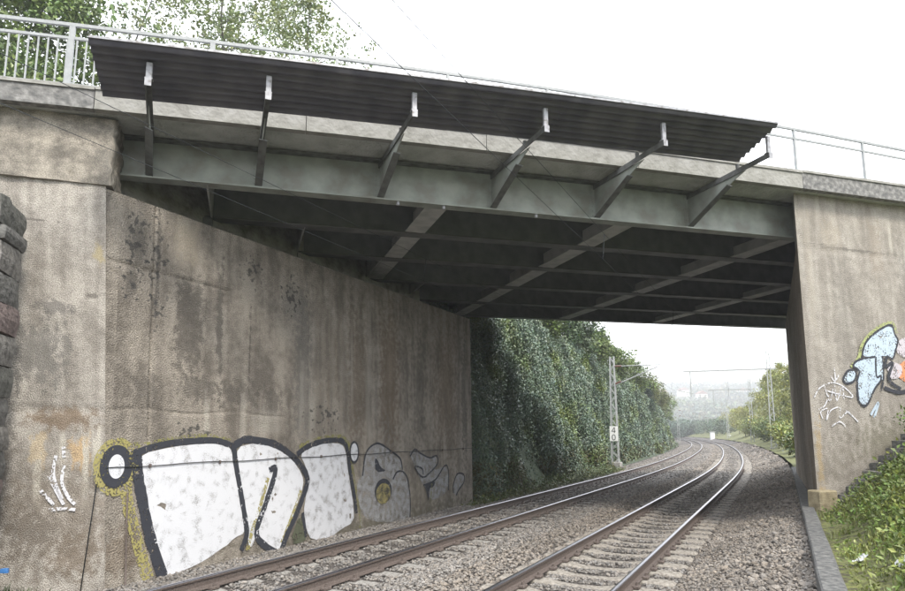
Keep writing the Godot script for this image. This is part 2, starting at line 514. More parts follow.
func build_abutments():
	var rough := FastNoiseLite.new()
	rough.seed = 5
	rough.frequency = 1.6
	rough.fractal_octaves = 3
	var dark := Color(0.11, 0.098, 0.085)
	var grey := Color(0.17, 0.16, 0.145)
	var pale := Color(0.5, 0.47, 0.41)
	var brown := Color(0.17, 0.125, 0.085)
	# ---- left abutment
	var L := thing("bridge_abutment", "tall stained concrete abutment with white and silver graffiti left of the tracks", "abutment", O)
	var marks := [
		[1.45, 4.2, 0.33, 0.95, dark, 0.6, 0.25, 1], [2.15, 4.3, 0.09, 1.35, dark, 0.75, 0.5, 1], [2.95, 3.9, 0.03, 1.2, dark, 0.8, 0.6, 1],
		[0.35, 5.4, 0.16, 0.55, dark, 0.75, 0.6], [0.25, 4.75, 0.14, 0.3, dark, 0.8, 0.5], [0.75, 5.3, 0.05, 0.7, dark, 0.7, 0.5, 1], [0.7, 4.45, 0.07, 0.22, dark, 0.8, 0.5],
		[1.7, 3.05, 0.5, 0.25, dark, 0.55, 0.4, 1], [2.7, 3.0, 0.55, 0.22, dark, 0.6, 0.4, 1], [3.6, 2.9, 0.3, 0.3, dark, 0.5, 0.4, 1], [0.6, 2.95, 0.3, 0.25, dark, 0.45, 0.4, 1],
		[1.35, 5.75, 0.28, 0.5, Color(0.34, 0.3, 0.24), 0.7, 0.4, 1], [4.3, 5.1, 0.5, 0.5, grey, 0.5, 0.5], [5.6, 4.0, 0.7, 1.3, Color(0.3, 0.26, 0.21), 0.5, 0.6, 1],
		[4.6, 3.6, 0.35, 1.7, grey, 0.6, 0.5, 1], [6.7, 3.6, 0.5, 2.2, brown, 0.45, 0.7, 1], [8.2, 3.8, 0.6, 2.2, brown, 0.6, 0.6, 1], [9.8, 3.6, 0.5, 2.0, dark, 0.5, 0.7, 1], [11.6, 3.6, 0.9, 2.4, brown, 0.55, 0.7, 1], [12.9, 3.4, 0.25, 2.6, dark, 0.7, 0.6, 1],
		[3.4, 2.45, 0.5, 0.3, pale, 0.35, 0.7, 1], [1.9, 2.5, 0.08, 0.5, pale, 0.5, 0.6, 1], [2.8, 2.55, 0.1, 0.5, pale, 0.4, 0.6, 1], [4.9, 2.6, 0.12, 0.6, pale, 0.3, 0.6, 1],
		[2.3, 0.35, 0.5, 0.45, Color(0.13, 0.11, 0.08), 0.6, 0.7], [0.3, 0.4, 0.6, 0.5, brown, 0.5, 0.7], [8.0, -0.1, 6.0, 0.35, Color(0.11, 0.1, 0.07), 0.7, 0.8, 1],
		[10.5, 0.6, 2.6, 0.8, Color(0.19, 0.165, 0.12), 0.5, 0.8]]
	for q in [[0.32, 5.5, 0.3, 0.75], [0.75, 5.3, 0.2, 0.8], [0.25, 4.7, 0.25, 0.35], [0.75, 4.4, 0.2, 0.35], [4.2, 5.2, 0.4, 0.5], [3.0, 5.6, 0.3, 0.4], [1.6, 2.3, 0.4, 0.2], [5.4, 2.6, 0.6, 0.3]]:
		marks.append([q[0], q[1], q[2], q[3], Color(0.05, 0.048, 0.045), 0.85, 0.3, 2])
	for k in 26:
		marks.append([rng.randf_range(4, 13.2), rng.randf_range(2.5, 5.6), rng.randf_range(0.03, 0.2), rng.randf_range(0.4, 1.5), [dark, brown, pale, grey][k % 4], rng.randf_range(0.15, 0.4), 0.7, 1])
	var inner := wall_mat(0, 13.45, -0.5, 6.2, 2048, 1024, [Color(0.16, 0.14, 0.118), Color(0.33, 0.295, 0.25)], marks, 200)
	var st := st_new(true)
	# face split by a cast joint at 1.72 m and an upright joint at 0.62 m: recessed grooves
	var depth := func(a: float, y: float) -> float:
		var d := 0.012 * rough.get_noise_2d(a * 2.0, y * 2.0) + 0.02 * rough.get_noise_2d(a * 0.5 + 40.0, y * 0.4)
		if absf(a - 0.66) < 0.014 and y > 2.1: d -= 0.03
		if absf(y - 2.62 - 0.02 * sin(a * 3.0)) < 0.013 and a < 4.0: d -= 0.02
		if absf(y - 5.02) < 0.014 and a > 0.0 and a < 2.4: d -= 0.03
		if absf(a - 9.25) < 0.02: d -= 0.02
		return d
	var aa := steps(0, 0.6, 0.06) + [0.645, 0.655, 0.665, 0.675] + steps(0.72, 13.448, 0.075)
	var ys := steps(6.2, 5.06, 0.07) + [5.032, 5.02, 5.008] + steps(4.96, 2.68, 0.07) + [2.64, 2.62, 2.6, 2.58] + steps(2.5, 1.76, 0.07) + [1.735, 1.72, 1.705] + steps(1.68, -0.5, 0.07)
	for i in aa.size() - 1:
		for j in ys.size() - 1:
			for c in [[0, 0], [1, 1], [0, 1], [0, 0], [1, 0], [1, 1]]:
				var y: float = ys[j + c[1]]
				var a: float = aa[i + c[0]] if i + c[0] > 0 else -0.29 * y / 6.2
				st.set_uv(Vector2(a / 13.45, (6.2 - y) / 6.7))
				st.add_vertex(wp(a, y, depth.call(a, y) if i + c[0] > 0 else 0.0))
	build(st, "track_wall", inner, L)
	# shelf and masses behind the faces
	st = st_new()
	var back := 0.35
	prism(st, [O + WN * -back + WD * 0.3, W1 + WN * -back, W1 - U * 12.0, O - U * 9.0 - N * 0.3], -0.5, 6.12)
	quad(st, wp(0, 6.2), wp(13.45, 6.2), wp(13.45, 6.12, -1.2), wp(0, 6.12, -1.2))
	quad(st, wp(13.45, -0.5), wp(13.45, 6.2), W1 - U * 12.0 + Vector3(0, 6.2, 0), W1 - U * 12.0 + Vector3(0, -0.5, 0))
	build(st, "core", M.concrete, L)
	st = st_new()
	prism(st, [bp(-0.9, -0.62, 0), W1 - U * 1.9, W1 - U * 12.0, bp(-9, -0.62, 0)], 6.0, 7.36)
	build(st, "back_wall", M.concrete, L)
	# near face
	var fm := [
		[-0.93, 2.4, 0.13, 0.28, Color(0.46, 0.38, 0.27), 0.9, 0.4, 1], [-0.93, 1.85, 0.06, 0.4, pale, 0.9, 0.4, 1], [-0.35, 2.35, 0.16, 0.3, Color(0.46, 0.33, 0.19), 0.9, 0.4, 1], [-0.27, 2.05, 0.05, 0.55, pale, 0.95, 0.4, 1],
		[-0.12, 2.35, 0.07, 0.35, pale, 0.9, 0.4, 1], [-0.6, 2.45, 0.05, 0.3, pale, 0.6, 0.5, 1], [-0.3, 1.6, 0.05, 0.3, pale, 0.4, 0.5, 1],
		[-1.0, 4.1, 0.45, 0.6, Color(0.15, 0.145, 0.135), 0.6, 0.5, 1], [-0.75, 4.95, 0.35, 0.16, Color(0.16, 0.15, 0.14), 0.7, 0.5], [-0.6, 2.95, 0.6, 0.25, Color(0.2, 0.14, 0.09), 0.7, 0.6],
		[-0.55, 4.15, 0.08, 0.35, grey, 0.6, 0.5, 1], [-1.0, 1.0, 0.5, 0.5, Color(0.08, 0.075, 0.07), 0.6, 0.7], [-0.4, 0.6, 0.4, 0.5, Color(0.15, 0.11, 0.075), 0.6, 0.7], [-0.1, 6.0, 0.1, 0.25, Color(0.4, 0.33, 0.18), 0.6, 0.6],
		[-1.5, 2.2, 0.3, 1.5, dark, 0.5, 0.6, 1], [-0.6, 1.2, 1.3, 1.3, Color(0.19, 0.155, 0.12), 0.55, 0.8], [-0.2, 5.2, 0.1, 0.06, dark, 0.6, 0.4], [-1.2, 6.55, 0.5, 0.03, dark, 0.7, 0.5]]
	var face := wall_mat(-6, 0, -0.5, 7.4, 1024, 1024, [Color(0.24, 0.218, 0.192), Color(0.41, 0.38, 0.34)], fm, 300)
	st = st_new(true)
	var corner := func(y: float) -> float: return -0.417 * y / 6.2
	var near := func(u: float, v: float) -> Vector3:
		var y := lerpf(6.3, -0.5, v)
		var s := lerpf(-6.0, corner.call(y), u)
		var d := 0.012 * rough.get_noise_2d(s * 2.0 + 90, y * 2.0) + 0.03 * rough.get_noise_2d(s * 0.5, y * 0.5)
		if absf(y - 2.62) < 0.02: d -= 0.03
		return bp(s, d * (0.0 if u > 0.999 else 1.0), y)
	wall_face(st, near, 110, 105)
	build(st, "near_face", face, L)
	# cheek block on top of the near face, its edge broken away
	st = st_new(true)
	var cheek := func(u: float, v: float) -> Vector3:
		var y := lerpf(7.37, 6.24, v)
		var r := -0.33 + 0.05 * rough.get_noise_2d(y * 3.0, 7.0)
		var t := u * 8.0
		var s := 0.0
		var n := 0.05
		if t < 6.0:
			s = lerpf(-6.0, r - 0.07, t / 6.0)
		elif t < 7.0:
			var an := (t - 6.0) * PI * 0.5
			s = r - 0.07 + 0.07 * sin(an); n = 0.05 - 0.07 * (1.0 - cos(an))
		else:
			s = r; n = -0.02 - 0.62 * (t - 7.0)
		return bp(s + 0.03 * rough.get_noise_2d(s * 3.0, y * 3.0 + n * 4.0), n + 0.025 * rough.get_noise_2d(s * 2.2 + 3.0, y * 2.2) - (0.03 if absf(s + 0.9) < 0.03 and y < 6.9 else 0.0), y)
	wall_face(st, cheek, 96, 24)
	quad(st, bp(-6, 0.05, 6.24), bp(-0.33, 0.05, 6.24), bp(-0.33, -0.64, 6.24), bp(-6, -0.64, 6.24))
	build(st, "cheek_block", wall_mat(-6, 0.3, 6.2, 7.4, 1024, 256, [Color(0.16, 0.145, 0.125), Color(0.37, 0.335, 0.285)], [[-0.6, 6.9, 0.3, 0.4, grey, 0.5, 0.6, 1], [-1.2, 6.7, 0.35, 0.3, grey, 0.5, 0.6], [-0.05, 6.8, 0.2, 0.5, Color(0.2, 0.17, 0.14), 0.6, 0.6], [-1.6, 7.1, 0.4, 0.25, dark, 0.4, 0.7]], 350), L)
	# ---- right abutment
	var R := bp(13.95, 0, 0)
	var Rb := R + WD * 13.2
	var A := thing("bridge_abutment", "concrete abutment with blue graffiti right of the tracks", "abutment", R)
	var rm := [
		[15.6, 6.6, 1.2, 0.04, dark, 0.5, 0.6, 1], [15.0, 6.9, 0.4, 0.5, Color(0.42, 0.37, 0.3), 0.5, 0.7], [16.4, 6.7, 0.25, 0.8, Color(0.3, 0.25, 0.2), 0.4, 0.7, 1], [14.1, 1.7, 0.1, 1.0, Color(0.45, 0.33, 0.16), 0.6, 0.6, 1],
		[16.9, 7.0, 0.06, 0.5, pale, 0.5, 0.5, 1], [15.2, 4.8, 0.4, 2.2, grey, 0.3, 0.7, 1], [14.6, 1.6, 0.7, 0.7, Color(0.2, 0.18, 0.15), 0.5, 0.8], [16.2, 2.0, 1.4, 0.8, Color(0.16, 0.15, 0.1), 0.6, 0.8], [17.3, 5.6, 0.3, 1.4, grey, 0.35, 0.7, 1],
		[14.25, 5.9, 0.12, 1.6, Color(0.4, 0.36, 0.3), 0.4, 0.6, 1]]
	var rface := wall_mat(13.95, 19.95, 0.2, 8.2, 1024, 1024, [Color(0.26, 0.235, 0.205), Color(0.38, 0.35, 0.31)], rm, 400)
	st = st_new(true)
	var rnear := func(u: float, v: float) -> Vector3:
		var y := lerpf(8.2, 0.2, v)
		var s := lerpf(13.95, 19.95, u)
		var d := 0.014 * rough.get_noise_2d(s * 2.0 + 190, y * 2.0) + 0.02 * rough.get_noise_2d(s * 0.5, y * 0.5 + 60)
		if absf(y - 6.55) < 0.03: d -= 0.02
		return bp(s, d * (0.0 if u < 0.001 else 1.0), y)
	wall_face(st, rnear, 70, 110)
	build(st, "near_face", rface, A)
	var rim := wall_mat(0, 13.2, 0.0, 8.0, 1024, 512, [Color(0.26, 0.215, 0.17), Color(0.38, 0.32, 0.26)], [[1, 1.5, 0.6, 1.2, brown, 0.5, 0.6, 1], [5, 3, 2, 3, dark, 0.4, 0.7, 1], [10, 3, 1.5, 3, brown, 0.4, 0.7, 1]], 500)
	st = st_new(true)
	var rin := func(u: float, v: float) -> Vector3:
		var y := lerpf(6.66, -0.4, v)
		return R + WD * (13.2 * u) + WN * (-0.01 * rough.get_noise_2d(u * 40.0, y * 3.0)) * (0.0 if u < 0.001 else 1.0) + Vector3(0, y, 0)
	wall_face(st, rin, 90, 60)
	build(st, "track_wall", rim, A)
	st = st_new()
	prism(st, [R + U * 0.4 - N * 0.3, Rb + U * 0.3, Rb + U * 10.0, R + U * 8.0 - N * 0.3], -0.5, 6.64)
	quad(st, R + Vector3(0, 6.66, 0), Rb + Vector3(0, 6.66, 0), Rb + U * 1.6 + Vector3(0, 6.66, 0), R + U * 1.6 + Vector3(0, 6.66, 0))
	quad(st, Rb + Vector3(0, -0.4, 0), Rb + U * 10 + Vector3(0, -0.4, 0), Rb + U * 10 + Vector3(0, 6.66, 0), Rb + Vector3(0, 6.66, 0))
	prism(st, [R + U * 1.6 - N * 0.5, Rb + U * 1.6, Rb + U * 10.0, R + U * 8.0 - N * 0.5], 6.6, 7.85)
	quad(st, R + Vector3(0, 6.66, 0), R + WD * 1.0 + Vector3(0, 6.66, 0), R + WD * 1.0 + Vector3(0, 7.98, 0), R + Vector3(0, 7.98, 0))
	build(st, "core", M.concrete, A)
	st = st_new()
	box(st, bp(14.02, 0.06, 0.7), U, Vector3.UP, N, Vector3(0.5, 0.62, 0.36), 0.03)
	build(st, "footing_block", tri_mat(ramp_tex(noise_img(256, 0.02, 5, 77), [Color(0.22, 0.18, 0.11), Color(0.4, 0.34, 0.22)], 1.5), M.fine, 0.8), A)
	# ---- rubble masonry pier at the far left
	var P := thing("stone_pillar", "mossy pillar of rough coursed stone blocks in front of left abutment", "pillar", bp(-2.0, 0.7, 0))
	var y := 0.0
	var i := 0
	while y < 5.1:
		var hh := rng.randf_range(0.33, 0.47)
		if y + hh > 5.1: hh = 5.12 - y
		st = st_new()
		rough_block(st, bp(-1.84 + rng.randf_range(-0.03, 0.03), 0.8, y + hh * 0.5), U, N, Vector3(1.0, hh - 0.01, 0.9), 0.025)
		build(st, "stone", M.stone[[0, 3, 1, 2, 0, 1][i % 6]], P)
		y += hh
		i += 1
	st = st_new()
	rough_block(st, bp(-1.96, 0.8, 5.33), U, N, Vector3(1.1, 0.42, 1.0), 0.04)
	build(st, "capstone", M.stone[3], P)
	st = st_new()
	box(st, bp(-1.95, 0.8, 2.55), U, Vector3.UP, N, Vector3(0.9, 5.1, 0.8))
	build(st, "mortar", M.soil, P)
	print("abutments ", Time.get_ticks_msec())

# a stone: a subdivided box pushed about
func rough_block(st: SurfaceTool, c: Vector3, ax: Vector3, az: Vector3, size: Vector3, jit: float):
	var n := FastNoiseLite.new()
	n.seed = rng.randi() % 9999
	n.frequency = 2.2
	var g := 4
	for f in 6:
		for i in g:
			for j in g:
				var q := []
				for cc in [[0, 0], [1, 0], [1, 1], [0, 1]]:
					var a: float = float(i + cc[0]) / g * 2 - 1
					var b: float = float(j + cc[1]) / g * 2 - 1
					var p: Vector3 = [Vector3(1, a, b), Vector3(-1, b, a), Vector3(b, 1, a), Vector3(a, -1, b), Vector3(a, b, 1), Vector3(b, a, -1)][f]
					var soft := p.lerp(p.normalized() * 1.25, 0.16)
					var w := Vector3(soft.x * size.x, soft.y * size.y, soft.z * size.z) * 0.5
					var k := 1.0 + n.get_noise_3d(w.x, w.y, w.z) * jit * 2.0
					w += soft * n.get_noise_3d(w.x + 9, w.y, w.z) * jit
					q.append(c + ax * w.x * k + Vector3.UP * w.y + az * w.z * k)
				quad(st, q[0], q[1], q[2], q[3])

# ---------------------------------------------------------------- bridge
func y_sof(s: float) -> float: return 7.43 + 0.042 * s - 0.0009 * s * s     # underside of the overhanging slab
func y_web(s: float) -> float: return 6.69 + 0.02 * s                          # underside of the girders
func y_rail(s: float) -> float: return 8.95 + 0.06 * s - 0.0021 * s * s      # top of the handrail
func y_out(s: float) -> float: return 7.6 + 0.062 * (s + 0.38) - 0.0009 * (s + 0.38) * (s + 0.38)
func y_in(s: float) -> float: return 7.34 + 0.056 * (s + 0.38) - 0.0008 * (s + 0.38) * (s + 0.38)

func span(st: SurfaceTool, s0: float, s1: float, n0: float, n1: float, lo: Callable, hi: Callable, dl := 0.0, dh := 0.0, ds := 1.4):
	var rings := []
	for s in steps(s0, s1, ds):
		rings.append(PackedVector3Array([bp(s, n0, lo.call(s) + dl), bp(s, n1, lo.call(s) + dl), bp(s, n1, hi.call(s) + dh), bp(s, n0, hi.call(s) + dh)]))
	loft(st, rings)

func build_bridge():
	var b := thing("road_bridge", "green steel girder road bridge crossing overhead with corrugated canopy along its edge", "bridge", bp(7, -6, 6))
	var ns := [-0.7, -2.75, -5.0, -7.47, -10.1, -12.8]
	var st: SurfaceTool
	for k in 6:
		var n: float = ns[k]
		var sl := -n * 0.972 - (2.3 if k > 0 else 1.2)
		var sr := 13.95 - n * 0.972 + 0.9
		var mat: Material = M.girder if k == 0 else M.girder_dark
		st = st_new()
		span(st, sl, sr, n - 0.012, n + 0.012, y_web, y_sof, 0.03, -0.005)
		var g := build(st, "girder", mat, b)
		if k == 0: g.set_meta("label", "green painted outer girder facing the camera")
		st = st_new()
		span(st, sl, sr, n - 0.17, n + (0.17 if k > 0 else 0.1), y_web, y_web, 0.0, 0.032)
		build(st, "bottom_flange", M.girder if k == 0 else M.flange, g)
		st = st_new()
		span(st, sl, sr, n - 0.17, n + 0.17, y_sof, y_sof, -0.055, -0.012)
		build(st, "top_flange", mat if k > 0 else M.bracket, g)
	# cross beams, each between the outer girders
	for c in [[5.45, 0, 3], [9.9, 0, 5], [14.6, 0, 5], [19.2, 1, 5]]:
		for k in range(c[1], c[2]):
			var s: float = c[0]
			var na: float = ns[k] - 0.02
			var nb: float = ns[k + 1] + 0.02
			st = st_new()
			var yb := y_web(s) + 0.045
			box(st, bp(s, (na + nb) * 0.5, (yb + 7.35) * 0.5), U, Vector3.UP, N, Vector3(0.024, 7.35 - yb, na - nb))
			var cb := build(st, "cross_beam", M.crossbeam, b)
			st = st_new()
			box(st, bp(s, (na + nb) * 0.5, yb - 0.012), U, Vector3.UP, N, Vector3(0.46, 0.024, na - nb))
			build(st, "beam_flange", M.crossbeam, cb)
	# end diaphragms on the left bearings
	var sd := [1.06, 2.98, 5.17, 7.02, 9.15]
	for k in 5:
		st = st_new()
		var yb2 := y_web(sd[k])
		box(st, bp(sd[k], (ns[k] + ns[k + 1]) * 0.5, (yb2 + 7.45) * 0.5), U, Vector3.UP, N, Vector3(0.03, 7.45 - yb2, ns[k] - ns[k + 1] - 0.04))
		build(st, "end_diaphragm", M.crossbeam if k < 4 else M.girder_dark, b)
		st = st_new()
		box(st, bp(sd[k] - 0.2, ns[k + 1], (6.12 + yb2) * 0.5), U, Vector3.UP, N, Vector3(0.45, yb2 - 6.14, 0.4), 0.02)
		build(st, "bearing", M.bracket, b)
	# deck: overhanging part and the part between the girders
	st = st_new()
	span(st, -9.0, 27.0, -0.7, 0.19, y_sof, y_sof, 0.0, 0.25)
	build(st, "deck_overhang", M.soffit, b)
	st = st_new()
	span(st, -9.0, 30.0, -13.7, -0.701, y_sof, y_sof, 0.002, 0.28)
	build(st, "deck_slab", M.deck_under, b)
	# edge beam in cast lengths
	var cuts := [-9.0, -3.4, -0.62, 2.7, 6.1, 9.5, 13.9, 17.2, 22.0, 27.0]
	for i in cuts.size() - 1:
		st = st_new()
		span(st, cuts[i] + 0.006, cuts[i + 1] - 0.006, 0.191, 0.34, y_sof, y_sof, -0.02, 0.3 + 0.004 * cuts[i], 0.8)
		var eb := build(st, "edge_beam", M.band_dark if cuts[i] < -1.0 or cuts[i] > 13.0 else M.band_light, b)
		if i == 0: eb.set_meta("label", "weathered dark length of the concrete edge beam")
		st = st_new()
		span(st, cuts[i] + 0.006, cuts[i + 1] - 0.006, -0.3, 0.37, y_sof, y_sof, 0.304 + 0.004 * cuts[i], 0.36 + 0.004 * cuts[i], 0.8)
		build(st, "coping", M.band_light, eb)
	# railing
	var rl := thing_part("railing", b)
	var base := func(s: float) -> float: return y_sof(s) + 0.37 + 0.004 * s
	for r in [[0.0, 0.05, 0.055], [-0.235, 0.04, 0.045]]:
		st = st_new()
		for i in 26:
			var s0: float = -9.0 + i * 1.4
			bar(st, bp(s0, 0.12, y_rail(s0) + r[0]), bp(s0 + 1.405, 0.12, y_rail(s0 + 1.4) + r[0]), r[1], r[2])
		build(st, "rail", M.paint_rail, rl)
	st = st_new()
	for i in 26:
		var s0: float = -9.0 + i * 1.4
		bar(st, bp(s0, 0.12, base.call(s0) + 0.09), bp(s0 + 1.405, 0.12, base.call(s0 + 1.4) + 0.09), 0.035, 0.035)
	build(st, "rail", M.paint_rail, rl)
	for i in 13:
		var s := -5.37 + i * 2.15
		st = st_new()
		box(st, bp(s, 0.12, (base.call(s) + y_rail(s)) * 0.5 - 0.02), U, Vector3.UP, N, Vector3(0.085 if s < 2 else 0.05, y_rail(s) - base.call(s), 0.05))
		build(st, "post", M.paint_rail, rl)
	var s2 := -4.0
	while s2 < 0.6:
		st = st_new()
		var y0: float = base.call(s2) + 0.1
		box(st, bp(s2, 0.12, (y0 + y_rail(s2) - 0.24) * 0.5), U, Vector3.UP, N, Vector3(0.022, y_rail(s2) - 0.24 - y0, 0.022))
		build(st, "baluster", M.paint_rail, rl)
		s2 += 0.137
	# brackets
	for s: float in [0.36, 2.02, 4.31, 6.68, 9.12, 11.58]:
		var br := thing_part("bracket", b)
		var sr: float = s - (0.25 if s < 1.0 else 0.07)      # where the arm meets the web
		var yt := y_sof(s) - 0.07
		var ytip := 7.28 + 0.04 * s
		var yb3 := y_web(s) + 0.04
		st = st_new()
		bar(st, bp(sr, -0.685, yt), bp(s, 1.74, ytip), 0.085, 0.02)
		bar(st, bp(sr - 0.035, -0.685, yt - 0.05), bp(s - 0.035, 1.74, ytip - 0.05), 0.014, 0.1)
		build(st, "arm", M.bracket, br)
		st = st_new()
		bar(st, bp(s, 1.742, ytip - 0.05), bp(s, 1.755, ytip - 0.05), 0.09, 0.12)
		build(st, "end_plate", M.galv, br)
		st = st_new()
		var pl := [Vector2(-0.685, yt - 0.02), Vector2(1.1, ytip - 0.1), Vector2(0.75, ytip - 0.2), Vector2(-0.685, yb3)]
		var p3 := PackedVector3Array()
		var p2 := PackedVector2Array()
		for v in pl:
			p3.append(bp(lerpf(sr, s, (v.x + 0.685) / 2.4) - 0.012, v.x, v.y)); p2.append(v)
		slab(st, p3, U * 0.014, p2)
		build(st, "gusset", M.girder, br)
		st = st_new()
		bar(st, bp(sr, -0.66, yb3 - 0.005), bp(lerpf(sr, s, 0.53), 0.62, ytip - 0.25), 0.13, 0.016, N)
		build(st, "lower_flange", M.bracket, br)
		st = st_new()
		box(st, bp(sr - 0.06, -0.68, (yt + yb3) * 0.5), U, Vector3.UP, N, Vector3(0.1, yt - yb3, 0.016))
		for k in 7: box(st, bp(sr - 0.075, -0.665, lerpf(yb3 + 0.06, yt - 0.06, k / 6.0)), U, Vector3.UP, N, Vector3(0.026, 0.026, 0.02), 0.006)
		build(st, "bolted_plate", M.girder, br)
		st = st_new()
		var ytop := lerpf(y_in(s), y_out(s), (1.7 - 0.85) / 1.15) - 0.01
		box(st, bp(s, 1.7, (ytip + ytop) * 0.5), U, Vector3.UP, N, Vector3(0.085, ytop - ytip - 0.02, 0.06), 0.008)
		build(st, "post", M.galv, br)
		st = st_new()
		box(st, bp(s, 1.68, ytip + 0.02), U, Vector3.UP, N, Vector3(0.11, 0.02, 0.1), 0.004)
		build(st, "post_foot", M.galv, br)
		st = st_new()
		box(st, bp(lerpf(sr, s, 0.65), 0.88, (yt + y_in(s)) * 0.5 - 0.03), U, Vector3.UP, N, Vector3(0.06, maxf(y_in(s) - yt - 0.01, 0.03), 0.05))
		build(st, "inner_post", M.bracket, br)
	# corrugated canopy sheets
	var cs := [-0.38, 1.15, 3.1, 5.1, 7.1, 9.2, 11.57]
	for i in 6:
		st = st_new(true)
		var rings := []
		for s in steps(cs[i] - (0.0 if i == 0 else 0.06), cs[i + 1], 0.7):
			var r := PackedVector3Array()
			for k in 81:
				var t := k / 80.0
				var w := 0.024 * cos(t * TAU * 8.0) + (0.006 if i % 2 else 0.0)
				r.append(bp(s, lerpf(0.85, 2.0, t), lerpf(y_in(s), y_out(s), t) + w))
			for k in 81:
				r.append(r[80 - k] + Vector3(0, 0.004, 0))
			rings.append(r)
		for q in rings.size() - 1:
			for j in 162:
				var k2 := (j + 1) % 162
				quad(st, rings[q][j], rings[q][k2], rings[q + 1][k2], rings[q + 1][j])
		build(st, "corrugated_sheet", M.sheet, b)
	for i in 6:
		st = st_new()
		span(st, cs[i] + 0.004, cs[i + 1] - 0.004, 2.0, 2.012, y_out, y_out, 0.02, 0.055)
		span(st, cs[i] + 0.004, cs[i + 1] - 0.004, 1.9, 2.0, y_out, y_out, 0.045, 0.055)
		build(st, "edge_flashing", M.galv, b)
	# drain stubs below the outer girder
	for s in [4.6, 5.55, 7.6]:
		st = st_new()
		tube(st, [bp(s, -0.66, y_web(s) + 0.01), bp(s, -0.66, y_web(s) - 0.07)], [0.035, 0.035], 10)
		build(st, "drain_stub", M.galv, b)
	print("bridge ", Time.get_ticks_msec())

func thing_part(called: String, parent: Node3D) -> Node3D:
	var o := Node3D.new()
	o.name = called
	parent.add_child(o, true)
	return o

# ---------------------------------------------------------------- tracks
func rail_profile() -> Array:
	return [[-0.075, 0.018], [0.075, 0.018], [0.075, 0.03], [0.02, 0.045], [0.009, 0.06], [0.009, 0.14], [0.034, 0.152], [0.036, 0.182], [0.028, 0.19], [-0.028, 0.19], [-0.036, 0.182], [-0.034, 0.152], [-0.009, 0.14], [-0.009, 0.06], [-0.02, 0.045], [-0.075, 0.03]]

